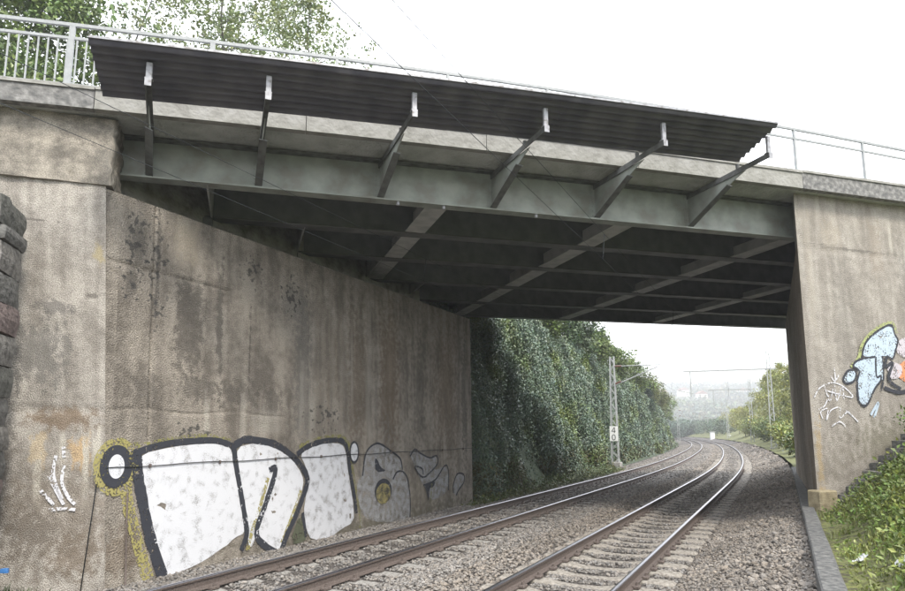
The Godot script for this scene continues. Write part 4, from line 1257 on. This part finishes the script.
# ---------------------------------------------------------------- right bank objects
func build_right_bank():
	var k := thing("kerb_wall", "long low concrete kerb between ballast and right bank", "kerb", tp(8, 3.18, 0.4))
	var s := -6.0
	var i := 0
	while s < 36.0:
		var l := 2.1
		var st := st_new()
		var a := tp(s + 0.01, 3.275 + rng.randf_range(-0.008, 0.008), 0.22)
		var b := tp(s + l - 0.01, 3.275 + rng.randf_range(-0.008, 0.008), 0.22)
		bar(st, a, b, 0.25, 0.86, Vector3.UP, 0.02)
		build(st, "kerb_block", M.kerb_old if M.has("kerb_old") else kerb_mat(), k)
		s += l
		i += 1
	# steps up along the near face of the right abutment
	var t := thing("stone_stairway", "overgrown stone steps climbing the bank along right abutment", "stairs", bp(15.3, 0.5, 0.9))
	for n in 9:
		var y := 0.86 + n * 0.165
		var x := 14.55 + n * 0.25
		var off := 0.12
		while off < 1.0:
			var w := rng.randf_range(0.36, 0.5)
			var st := st_new()
			rough_block(st, bp(x + rng.randf_range(-0.02, 0.02), off + w * 0.5, y - 0.06 + rng.randf_range(-0.012, 0.012)), U, N, Vector3(0.34, 0.24, w - 0.015), 0.03)
			build(st, "step", M.stone[[0, 1, 3][(n + int(off * 10)) % 3]], t)
			off += w
	# boulders, litter
	for q in [[8.3, 2.66, 0.3, "tan boulder half sunk in ballast beside the kerb"], [7.3, 2.86, 0.34, "pale boulder touching the kerb at bottom of picture"], [7.9, 2.35, 0.17, "small dark boulder on ballast left of the tan boulder"]]:
		var st := st_new(true)
		var c := tp(q[0], q[1], bed_y(q[0], q[1]) + q[2] * 0.22)
		rough_block(st, c, Vector3(0.8, 0, 0.6), Vector3(-0.6, 0, 0.8), Vector3(q[2] * 1.25, q[2] * 0.8, q[2]), 0.07)
		var o := build(st, "boulder", M.stone[1], null)
		tag(o, q[3], "rock", "boulders beside the kerb")
	var lm := plain(lin(0.55, 0.56, 0.57), 0.7)
	for q in [[8.2, 3.95, 0.17, "crumpled white paper lying on the right bank below the others"], [10.4, 4.0, 0.11, "flattened white carton on the right bank beside weeds"], [11.3, 3.66, 0.12, "white scrap lying close behind the kerb"], [13.4, 4.9, 0.07, "tiny white scrap high on the right bank"]]:
		var st := st_new()
		var c := tp(q[0], q[1], bank_y(q[0], q[1]) + 0.06)
		var nz := FastNoiseLite.new()
		nz.seed = int(q[0] * 31)
		nz.frequency = 6.0
		var f := func(a: float, b: float) -> Vector3: return c + Vector3((a - 0.5) * q[2] * 1.3, 0.03 + 0.07 * nz.get_noise_2d(a, b) + 0.1 * absf(a - 0.5) * q[2] + (a - 0.5) * 0.1, (b - 0.5) * q[2])
		for x in 6:
			for z in 6:
				quad(st, f.call(x / 6.0, z / 6.0), f.call((x + 1) / 6.0, z / 6.0), f.call((x + 1) / 6.0, (z + 1) / 6.0), f.call(x / 6.0, (z + 1) / 6.0))
		var o := build(st, "litter", lm, null)
		tag(o, q[3], "litter", "white litter on the right bank")

func kerb_mat() -> Material:
	M.kerb_old = tri_mat(ramp_tex(noise_img(512, 0.02, 5, 71), [Color(0.075, 0.075, 0.075), Color(0.13, 0.13, 0.127), Color(0.2, 0.196, 0.185)], 1.6), M.fine, 0.7, 0.9)
	return M.kerb_old

# ---------------------------------------------------------------- plants
# a bunch of leaves inside a unit ball
func bunch(leaves: int, size: float, seed_: int, narrow := 0.6, droop := 0.0) -> ArrayMesh:
	var r := RandomNumberGenerator.new()
	r.seed = seed_
	var st := st_new()
	for i in leaves:
		var p := Vector3(r.randfn(), r.randfn(), r.randfn()).normalized() * pow(r.randf(), 0.5)
		var d := (p * 0.6 + Vector3(r.randfn(), r.randfn() - droop * 2.0, r.randfn()) * 0.6).normalized()
		var s := d.cross(Vector3(r.randfn(), r.randfn() + 1.2, r.randfn())).normalized()
		var up := s.cross(d).normalized()
		var l := size * r.randf_range(0.7, 1.3)
		var w := l * narrow * 0.5
		var v := r.randf_range(0.8, 1.2)
		st.set_color(Color(v, v, v * r.randf_range(0.8, 1.1)))
		var mid := p + d * l * 0.45 + up * l * 0.08
		tri(st, p, mid + s * w, p + d * l)
		tri(st, p, p + d * l, mid - s * w)
	return mesh_of(st, M.leaf)

func blades(n: int, seed_: int) -> ArrayMesh:
	var r := RandomNumberGenerator.new()
	r.seed = seed_
	var st := st_new()
	for i in n:
		var p := Vector3(r.randfn() * 0.25, 0, r.randfn() * 0.25)
		var a := r.randf() * TAU
		var lean := Vector3(cos(a), 0, sin(a)) * r.randf_range(0.1, 0.7)
		var h := r.randf_range(0.5, 1.0)
		var s := Vector3(-sin(a), 0, cos(a)) * 0.028
		var m := p + lean * 0.35 * h + Vector3(0, h * 0.6, 0)
		var e := p + lean * h + Vector3(0, h * 0.95, 0)
		var v := r.randf_range(0.7, 1.3)
		st.set_color(Color(v, v, v * 0.9))
		tri(st, p - s, p + s, m + s * 0.8); tri(st, p - s, m + s * 0.8, m - s * 0.8); tri(st, m - s * 0.8, m + s * 0.8, e)
	return mesh_of(st, M.leaf)

func vary(c: Color, k := 0.3) -> Color:
	var v := 1.0 + rng.randf_range(-k, k)
	return Color(c.r * v * rng.randf_range(0.88, 1.14), c.g * v, c.b * v * rng.randf_range(0.8, 1.2))

func rand_basis(s: float) -> Basis:
	return Basis.from_euler(Vector3(rng.randf_range(-0.7, 0.7), rng.randf() * TAU, rng.randf_range(-0.7, 0.7))).scaled(Vector3.ONE * s)

var B := {}

# a broadleaf tree: trunk, limbs, a crown of leaf bunches round the ends of its twigs
func tree(called: String, label: String, at: Vector3, tall: float, wide: float, col: Color, opt := {}, group := "trees", category := "tree"):
	var t := thing(called, label, category, at, group)
	var low: float = opt.get("low", 0.35)
	var bs: float = opt.get("bunch", 0.42)
	var per: int = opt.get("per", 14)
	var nl: int = opt.get("limbs", 16)
	var mesh: Mesh = opt.get("mesh", B.broad)
	var girth: float = opt.get("girth", tall * 0.014)
	var st := st_new(true)
	var stems: int = opt.get("stems", 1)
	var xf := []
	var cols := []
	for sm in stems:
		var foot := at + (Vector3.ZERO if stems == 1 else Vector3(rng.randfn(), 0, rng.randfn()) * wide * 0.25)
		var lean := Vector3(rng.randfn(), 0, rng.randfn()) * tall * 0.05
		var pts := []
		var rad := []
		for k in 8:
			var q := k / 7.0
			pts.append(foot + lean * q * q + Vector3(rng.randfn() * 0.01, q * 0.93, rng.randfn() * 0.01) * tall - Vector3(0, 0.15 if k == 0 else 0.0, 0))
			rad.append(maxf(girth * (1.0 - 0.9 * q), 0.012))
		tube(st, pts, rad, 7)
		for i in nl:
			var q := lerpf(low, 0.98, (i + rng.randf()) / nl)
			var b0: Vector3 = pts[mini(int(q * 7), 6)].lerp(pts[mini(int(q * 7) + 1, 7)], q * 7 - int(q * 7))
			var an := i * 2.4 + rng.randf_range(-0.5, 0.5)
			var prof := sin(PI * clampf((q - low) / (1.0 - low) * 0.8 + 0.16, 0.05, 1.0))
			var l := wide * prof * rng.randf_range(0.65, 1.1)
			var d := Vector3(cos(an), rng.randf_range(0.15, 0.75), sin(an)).normalized()
			var b1 := b0 + d * l * 0.6 + Vector3(0, 0.03, 0) * l
			var b2 := b0 + d * l + Vector3(rng.randfn(), rng.randfn() * 0.6, rng.randfn()) * l * 0.12
			tube(st, [b0, b1, b2], [maxf(girth * 0.42 * (1.05 - q), 0.01), maxf(girth * 0.24 * (1.05 - q), 0.008), 0.006], 5)
			var tone := rng.randf_range(0.8, 1.2)
			for k in per:
				var f := rng.randf_range(0.35, 1.08)
				var p: Vector3 = b0.lerp(b2, f) + Vector3(rng.randfn(), rng.randfn() * 0.7, rng.randfn()) * l * opt.get("loose", 0.2)
				xf.append(Transform3D(rand_basis(bs * rng.randf_range(0.6, 1.3)), p))
				cols.append(vary(col * tone))
	build(st, "trunk", M.bark, t)
	merged("crown", mesh, xf, cols, t)

func conifer(label: String, at: Vector3, tall: float, wide: float, col: Color):
	var t := thing("spruce_tree", label, "tree", at, "trees on the left cutting")
	var st := st_new(true)
	tube(st, [at - Vector3(0, 0.2, 0), at + Vector3(0, tall, 0)], [tall * 0.016, 0.02], 7)
	var xf := []
	var cols := []
	for i in 60:
		var q := 0.1 + 0.88 * i / 60.0
		var an := i * 2.4
		var l := wide * (1.02 - q) * rng.randf_range(0.8, 1.1)
		var b0 := at + Vector3(0, tall * q, 0)
		var b1 := b0 + Vector3(cos(an) * l, -l * 0.22, sin(an) * l)
		tube(st, [b0, b1], [0.03, 0.008], 4)
		for k in 9:
			xf.append(Transform3D(rand_basis(rng.randf_range(0.25, 0.42)), b0.lerp(b1, rng.randf_range(0.2, 1.05)) + Vector3(rng.randfn(), rng.randfn(), rng.randfn()) * 0.12))
			cols.append(vary(col))
	build(st, "trunk", M.bark, t)
	merged("crown", B.needle, xf, cols, t)

# a bush: many stems from the ground, rounded and uneven
func bush(label: String, at: Vector3, tall: float, wide: float, col: Color, n: int, bs: float, group := "bushes beside the tracks"):
	var t := thing("bush", label, "bush", at, group)
	var st := st_new(true)
	var xf := []
	var cols := []
	var arms := 11
	for i in arms:
		var an := i * 2.4 + rng.randf()
		var l := rng.randf_range(0.5, 1.0)
		var e := at + Vector3(cos(an) * wide * l * 0.8, tall * rng.randf_range(0.45, 1.0) * (1.15 - 0.5 * l), sin(an) * wide * l * 0.8)
		tube(st, [at - Vector3(0, 0.1, 0), at.lerp(e, 0.5) + Vector3(0, tall * 0.1, 0), e], [0.03, 0.02, 0.006], 4)
		var tone := rng.randf_range(0.75, 1.25)
		for k in int(n / float(arms)):
			var f := rng.randf_range(0.2, 1.05)
			xf.append(Transform3D(rand_basis(bs * rng.randf_range(0.6, 1.3)), at.lerp(e, f) + Vector3(rng.randfn(), absf(rng.randfn()) * 0.6, rng.randfn()) * wide * 0.2 * f))
			cols.append(vary(col * tone))
	build(st, "stems", M.bark, t)
	merged("crown", B.broad, xf, cols, t)

func build_vegetation():
	B.broad = bunch(16, 0.5, 1, 0.6)
	B.ivy = bunch(13, 0.5, 2, 0.8, 0.9)
	B.fine = bunch(14, 0.48, 3, 0.65)
	B.needle = bunch(30, 0.55, 4, 0.14)
	B.weed = bunch(12, 0.6, 5, 0.55)
	B.grass = blades(16, 6)
	# ---- ivy curtain over the left cutting, beyond the bridge
	var nz := FastNoiseLite.new()
	nz.seed = 33
	nz.frequency = 0.32
	nz.fractal_octaves = 3
	var xf := []
	var cols := []
	var ivy := Color(0.15, 0.205, 0.145)
	var lime := Color(0.15, 0.2, 0.06)
	for i in 110000:
		var s := 22.0 + 88.0 * pow(rng.randf(), 1.9)
		var top := 9.2 - clampf((s - 34.0) / 90.0, 0, 1) * 4.6
		var y := rng.randf_range(-0.1, top + 0.5)
		var col := nz.get_noise_2d(s * 2.4, y * 0.14)
		var gap := nz.get_noise_2d(s * 2.0 + 70, y * 1.1 + 30)
		if gap < -0.42 and y < 4.0: continue
		var bulge := 1.1 * col + 0.5 * nz.get_noise_2d(s * 0.5, y * 0.6 + 9) + 0.35 * sin(y * 0.9 + s)* 0.4
		var off := cut0(s) + 0.12 - y * 0.26 + maxf(bulge, -0.32) + rng.randf_range(-0.4, 0.12)
		if y > top: off -= rng.randf() * 2.5
		var size := rng.randf_range(0.11, 0.2) * (1.0 + (s - 22.0) / 55.0)
		var spring := nz.get_noise_2d(s * 0.8 - 50, y * 0.8)
		var c := ivy.lerp(lime, clampf(spring * 3.0 - 0.35, 0, 1))
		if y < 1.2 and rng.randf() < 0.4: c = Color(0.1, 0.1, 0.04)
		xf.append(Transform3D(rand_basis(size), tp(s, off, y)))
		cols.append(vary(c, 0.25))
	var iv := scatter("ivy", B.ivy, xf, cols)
	tag(iv, "dense ivy curtain hanging over the left cutting slope", "ivy", "", "stuff")
	# weeds at the foot of the left wall and slope
	xf = []; cols = []
	var gx := []
	var gc := []
	for i in 1500:
		var s := 20.5 + rng.randf() * 22.0
		var off := -6.0 - rng.randf() * 1.1 + (0.25 if s > 23.5 else 0.0)
		if s < 23.0 and off < -6.35: continue
		if rng.randf() < 0.6:
			xf.append(Transform3D(rand_basis(rng.randf_range(0.08, 0.2)), tp(s, off, bed_y(s, off) + 0.08 + (0.3 if off < -6.5 else 0.0) * rng.randf())))
			cols.append(vary([Color(0.07, 0.11, 0.03), Color(0.12, 0.13, 0.04)][i % 2], 0.4))
		else:
			gx.append(Transform3D(Basis.from_euler(Vector3(0, rng.randf() * TAU, 0)).scaled(Vector3.ONE * rng.randf_range(0.1, 0.3)), tp(s, off, bed_y(s, off))))
			gc.append(vary(Color(0.12, 0.14, 0.05), 0.4))
	for i in 900:
		var s := rng.randf_range(3.0, 13.0)
		var a := tp(s, rng.randf_range(-9.8, -6.45), 0)
		var n := (a - O).dot(N)
		var ss := (a - O).dot(U)
		var wall := (a - W0).dot(WN)
		if (n < 0.05 and wall < 0.03) or ss < -4: continue
		if wall > 0.35 and n < 0.3: continue
		if n > 0.4 and n < 1.2 and ss < -1.35 and ss > -2.5: continue
		var off2 := (a - tp(s, 0, 0)).length()
		a.y = -0.1 + maxf(0, off2 - 6.9) * 0.42
		if off2 > 9.5: a.y = 1.0
		if rng.randf() < 0.35:
			xf.append(Transform3D(rand_basis(rng.randf_range(0.06, 0.14)), a + Vector3(0, 0.05, 0)))
			cols.append(vary(Color(0.06, 0.1, 0.03), 0.4))
		else:
			gx.append(Transform3D(Basis.from_euler(Vector3(0, rng.randf() * TAU, 0)).scaled(Vector3.ONE * rng.randf_range(0.1, 0.26)), a))
			gc.append(vary(Color(0.08, 0.12, 0.035), 0.4))
	tag(scatter("weeds", B.weed, xf, cols), "low green weeds along the foot of left wall and slope", "weeds", "", "stuff")
	tag(scatter("grass", B.grass, gx, gc), "short grass tufts along the foot of left wall", "grass", "", "stuff")
	# ---- right bank cover
	xf = []; cols = []; gx = []; gc = []
	for i in 17000:
		var s := 3.5 + 17.0 * pow(rng.randf(), 1.15)
		var off := 3.47 + pow(rng.randf(), 0.75) * 5.5
		var a := tp(s, off, bank_y(s, off))
		var n := (a - O).dot(N)
		var ss := (a - O).dot(U)
		if n < 0.06 or (n < 1.05 and ss > 14.3 and ss < 16.6 and rng.randf() < 0.5): continue
		var dens := nz.get_noise_2d(s * 1.6, off * 1.6)
		var bare := clampf((off - 3.3) / 1.0, 0.4, 1.0)
		if rng.randf() > bare + dens * 0.5: continue
		var hgt := clampf((off - 3.6) / 2.2, 0, 1)
		if rng.randf() < 0.72:
			xf.append(Transform3D(rand_basis(rng.randf_range(0.07, 0.13 + 0.12 * hgt)), a + Vector3(0, 0.03 + rng.randf() * (0.08 + 0.42 * hgt), 0)))
			cols.append(vary(Color(0.12, 0.185, 0.04).lerp(Color(0.2, 0.23, 0.06), clampf(dens * 2.0 + 0.4, 0, 1)), 0.4))
		else:
			gx.append(Transform3D(Basis.from_euler(Vector3(0, rng.randf() * TAU, 0)).scaled(Vector3.ONE * rng.randf_range(0.1, 0.24)), a))
			gc.append(vary(Color(0.17, 0.2, 0.06), 0.4))
	tag(scatter("weeds", B.weed, xf, cols), "leafy green weeds covering the right bank", "weeds", "", "stuff")
	tag(scatter("grass", B.grass, gx, gc), "thin grass tufts on the right bank behind the kerb", "grass", "", "stuff")
	for q in [[15.6, 5.6, 1.1, 0.75, "leafy bramble bush hiding top of the stone steps"], [13.2, 5.7, 1.4, 0.9, "bright green bramble bush at right edge of picture"], [10.6, 5.2, 0.8, 0.6, "low bramble bush on the right bank nearest the camera"], [16.2, 6.2, 1.7, 0.9, "tall leafy bush against right abutment below the blue graffiti"]]:
		var at := tp(q[0], q[1], bank_y(q[0], q[1]))
		bush(q[4], at, q[2], q[3], Color(0.13, 0.2, 0.045), 520, 0.15, "bramble bushes on the right bank")
	# ---- bushes and trees right of the tracks beyond the bridge
	var yg := Color(0.3, 0.3, 0.09)
	var gr := Color(0.12, 0.17, 0.05)
	var k := 0
	for q in [[40, 4.6, 1.4, 1.1, 1], [50, 4.7, 1.7, 1.3, 0], [58, 4.9, 2.0, 1.5, 1], [65, 5.0, 2.3, 1.7, 0], [72, 5.2, 2.5, 1.9, 1], [80, 5.4, 2.8, 2.1, 0], [89, 5.6, 2.9, 2.3, 1], [99, 5.8, 3.0, 2.6, 0], [110, 6.2, 3.2, 3.0, 1], [124, 6.8, 3.4, 3.6, 0], [142, 7.4, 3.4, 4.2, 1]]:
		k += 1
		bush(["first", "second", "third", "fourth", "fifth", "sixth", "seventh", "eighth", "ninth", "tenth", "eleventh"][k - 1] + " green bush right of the tracks counted from the right abutment", tp(q[0], q[1], bank_y(q[0], q[1]) - 0.2), q[2], q[3], [gr, gr.lerp(yg, 0.6)][q[4]], 420, 0.34 + q[0] * 0.002)
	for q in [[76, 6.2, 8.6, 1.9, "yellow green tree closest behind the right abutment"], [84, 6.9, 11.0, 2.4, "yellowing tree beside the taller lattice mast"], [92, 6.2, 10.2, 2.2, "pale yellow tree just beyond the taller lattice mast"], [103, 6.6, 10.0, 2.5, "hazy yellow green tree between the two right masts"], [117, 7.4, 9.4, 2.8, "hazy tree behind the second right mast"], [126, 5.6, 6.6, 2.6, "hazy yellow tree leaning towards the tracks beyond second mast"], [146, 6.0, 6.2, 3.0, "low hazy tree near the distant right masts"], [168, 7.2, 6.4, 3.4, "low hazy tree farthest along the right side"]]:
		tree("roadside_tree", q[4], tp(q[0], q[1], bank_y(q[0], q[1]) - 0.2), q[2], q[3], yg.lerp(gr, rng.randf() * 0.4), {"low": 0.12, "per": 22, "bunch": 0.42, "limbs": 20}, "trees right of the tracks")
	# ---- trees on top of the left cutting
	for q in [[42, -10.6, 3.6, 2.0, "bright green tree on cutting top beside bridge underside"], [50, -10.6, 3.4, 2.0, "small green tree on cutting top above the 4 0 board"], [57, -10.6, 3.2, 2.0, "olive tree on cutting top right of the left mast"], [66, -10.4, 3.2, 2.1, "green tree on the cutting beyond the left mast arm"], [78, -10.2, 3.6, 2.4, "hazy green tree low on the left cutting near the spruce"], [94, -10.0, 3.6, 2.6, "hazy tree on the left cutting beyond the spruce"], [112, -9.8, 3.8, 3.0, "distant hazy tree on left cutting before the bend"], [132, -9.6, 4.2, 3.4, "farthest hazy tree on left cutting at the bend"]]:
		tree("cutting_tree", q[4], tp(q[0], q[1], cut_y(q[0], q[1]) - 0.4), q[2], q[3], [gr, Color(0.12, 0.14, 0.04), Color(0.06, 0.1, 0.04)][int(q[0]) % 3], {"low": 0.05, "per": 24, "bunch": 0.44, "limbs": 20}, "trees on the left cutting")
	conifer("dark spruce standing out at end of the left cutting", tp(86, -9.2, 2.5), 6.2, 1.9, Color(0.025, 0.05, 0.035))
	conifer("dark spruce against the sky under the bridge edge", tp(53, -11.0, 7.6), 2.6, 1.4, Color(0.03, 0.055, 0.03))
	# ---- trees behind the railing, on the left bank beyond the bridge
	var dense := Color(0.13, 0.19, 0.055)
	var thin := Color(0.27, 0.32, 0.16)
	for q in [[-18.8, -26, 17.5, 3.6, dense, 0, "dense green tree behind railing at the left edge"], [-24.5, -30, 22.0, 4.0, dense, 0, "tall dense tree at top left corner of picture"], [-16.0, -29, 21.0, 3.0, thin, 1, "slender sparse tree behind left end of canopy"], [-12.6, -30, 23.0, 3.0, thin, 1, "slender birch with bare trunk behind second bracket"], [-10.6, -28, 21, 2.6, thin, 1, "leaning slender tree above the canopy"], [-7.0, -31, 18.5, 3.0, thin, 1, "pale sparse tree rightmost above the canopy"], [-9.2, -33, 22.0, 3.0, thin, 1, "faint sparse tree behind the leaning one"]]:
		var o := {"low": 0.2, "per": 32, "bunch": 0.5, "limbs": 40, "girth": 0.16}
		if q[5] == 1: o = {"low": 0.35, "per": 16, "bunch": 0.36, "limbs": 38, "mesh": B.fine, "girth": 0.13, "loose": 0.3}
		tree("bank_tree", q[6], Vector3(q[0], 7.2, q[1]), q[2], q[3], q[4], o, "trees behind the bridge railing")
	print("plants ", Time.get_ticks_msec())

# ---------------------------------------------------------------- far valley
func hill_y(x: float, z: float) -> float:
	var d := Vector2(x, z).length()
	var nz := hill_noise
	return -1.5 + smoothstep(420.0, 1500.0, d) * (92.0 + 36.0 * nz.get_noise_2d(x * 0.16, z * 0.16)) + 9.0 * nz.get_noise_2d(x * 0.8, z * 0.8) * smoothstep(300.0, 500.0, d)
var hill_noise := FastNoiseLite.new()

func build_far():
	hill_noise.seed = 4
	hill_noise.frequency = 0.008
	var st := st_new(true)
	for i in 40:
		for j in 24:
			var q := []
			for c in [[0, 0], [1, 0], [1, 1], [0, 1]]:
				var an := lerpf(-0.75, 0.95, (i + c[0]) / 40.0)
				var d := lerpf(300.0, 2600.0, (j + c[1]) / 24.0)
				var x := sin(an) * d
				var z := -cos(an) * d
				q.append(Vector3(x, hill_y(x, z), z))
			quad(st, q[0], q[1], q[2], q[3])
	structure(st, "hills", M.meadow)
	var big := bunch(60, 0.42, 9, 0.7)
	var xf := []
	var cols := []
	for i in 5200:
		var an := rng.randf_range(0.18, 0.5)
		var d := lerpf(420.0, 1900.0, pow(rng.randf(), 0.9))
		var x := sin(an) * d
		var z := -cos(an) * d
		if hill_noise.get_noise_2d(x * 1.2 + 500, z * 1.2) < -0.12: continue
		var s := rng.randf_range(4.5, 9.5)
		xf.append(Transform3D(rand_basis(s), Vector3(x, hill_y(x, z) + s * 0.6, z)))
		cols.append(vary([Color(0.06, 0.1, 0.04), Color(0.12, 0.12, 0.05), Color(0.05, 0.09, 0.06)][i % 3], 0.3))
	# nearer thicket at the bend
	for i in 1500:
		var s := rng.randf_range(190, 262)
		var off := rng.randf_range(-14, 40)
		if off > -9 and off < 6: continue
		var sz := rng.randf_range(0.8, 1.7)
		xf.append(Transform3D(rand_basis(sz), tp(s, off, rng.randf_range(0.2, 5.5))))
		cols.append(vary(Color(0.07, 0.11, 0.06), 0.3))
	for i in 900:
		var s := rng.randf_range(262, 300)
		xf.append(Transform3D(rand_basis(rng.randf_range(1.0, 2.0)), tp(s, rng.randf_range(-14, 30), rng.randf_range(0.2, 6.0))))
		cols.append(vary(Color(0.06, 0.11, 0.07), 0.3))
	tag(scatter("woodland", big, xf, cols), "hazy woodland covering the far hillside at the end of the valley", "woodland", "", "stuff")
	var k := 0
	for q in [[0.315, 900, 13], [0.345, 980, 14], [0.37, 860, 12], [0.395, 1020, 14], [0.425, 930, 13], [0.36, 1250, 16]]:
		var x: float = sin(q[0]) * q[1]
		var z: float = -cos(q[0]) * q[1]
		var at := Vector3(x, hill_y(x, z) + 3.0, z)
		var w: float = q[2]
		var h := thing("house", ["leftmost", "second", "third", "fourth", "fifth", "highest"][k] + " pale house on the hazy hillside, counted from left" if k < 5 else "highest pale house on the hazy hillside", "house", at, "houses on the far hillside")
		st = st_new()
		box(st, at + Vector3(0, 4, 0), Vector3.RIGHT, Vector3.UP, Vector3.BACK, Vector3(w, 9, w * 0.8))
		build(st, "wall", plain(lin(0.7, 0.68, 0.63), 0.9), h)
		st = st_new()
		var e := w * 0.56
		var dd := w * 0.45
		var p := PackedVector3Array([at + Vector3(-e, 8.4, dd), at + Vector3(e, 8.4, dd), at + Vector3(0, 12.4, dd)])
		slab(st, p, Vector3(0, 0, -dd * 2), PackedVector2Array([Vector2(-e, 0), Vector2(e, 0), Vector2(0, 4)]))
		build(st, "roof", plain(lin(0.2, 0.09, 0.06), 0.9), h)
		for yy in [2.5, 5.6]:
			for xx in [-0.25, 0.25]:
				st = st_new()
				box(st, at + Vector3(xx * w, yy, w * 0.4 + 0.02), Vector3.RIGHT, Vector3.UP, Vector3.BACK, Vector3(1.2, 1.6, 0.1))
				build(st, "window", plain(lin(0.05, 0.06, 0.07), 0.2), h)
		k += 1
	# low white wall and a white cabinet by the line at the bend
	st = st_new()
	bar(st, tp(176, 6.0, 0.9), tp(196, 7.0, 0.9), 0.3, 1.2)
	var wo := build(st, "boundary_wall", plain(lin(0.7, 0.7, 0.68), 0.9), null)
	tag(wo, "low white boundary wall right of the tracks at the distant bend", "wall")
	var cab := thing("signal_cabinet", "tall white cabinet beside the tracks at the distant bend", "cabinet", tp(188, 2.9, 0))
	st = st_new()
	box(st, tp(188, 2.9, 1.1), Vector3.RIGHT, Vector3.UP, Vector3.BACK, Vector3(1.0, 2.2, 0.8), 0.05)
	build(st, "case", plain(lin(0.72, 0.73, 0.74), 0.7), cab)
	st = st_new()
	box(st, tp(188, 2.9, 2.27), Vector3.RIGHT, Vector3.UP, Vector3.BACK, Vector3(1.3, 0.14, 1.1), 0.03)
	build(st, "lid", plain(lin(0.4, 0.4, 0.4), 0.7), cab)
	print("far ", Time.get_ticks_msec())

func build_small():
	var cb := thing("earth_cable", "thin dark cable clipped along left wall through the white graffiti", "cable", wp(0, 1.72, 0.03))
	var cs := st_new(true)
	var cp := [bp(-0.32, 0.035, -0.2), bp(-0.2, 0.035, 1.6), bp(-0.17, 0.035, 1.72), wp(-0.05, 1.725, 0.035)]
	var cr := [0.008, 0.008, 0.008, 0.008]
	for i in 30:
		var a := 0.1 + 13.3 * i / 29.0
		cp.append(wp(a, 1.725 - 0.012 * sin(i * 1.3), 0.034)); cr.append(0.008)
	tube(cs, cp, cr, 6)
	build(cs, "cable", M.wire, cb)
	cs = st_new(true)
	tube(cs, [wp(0.3, 1.32, 0.034), wp(0.31, 0.6, 0.034), wp(0.33, -0.2, 0.034)], [0.014, 0.014, 0.014], 6)
	build(cs, "cable", M.rust, cb)
	for i in 9:
		cs = st_new()
		box(cs, wp(0.7 + i * 1.5, 1.72, 0.034), WD, Vector3.UP, WN, Vector3(0.03, 0.06, 0.04), 0.004)
		build(cs, "clip", M.rust, cb)
	# blue plastic scrap in the grass at lower left
	var st := st_new()
	var c := bp(-1.22, 0.35, 0.34)
	rough_block(st, c, U, N, Vector3(0.09, 0.05, 0.06), 0.02)
	tag(build(st, "litter", plain(lin(0.06, 0.2, 0.5), 0.35), null), "blue plastic scrap in the grass at lower left", "litter")
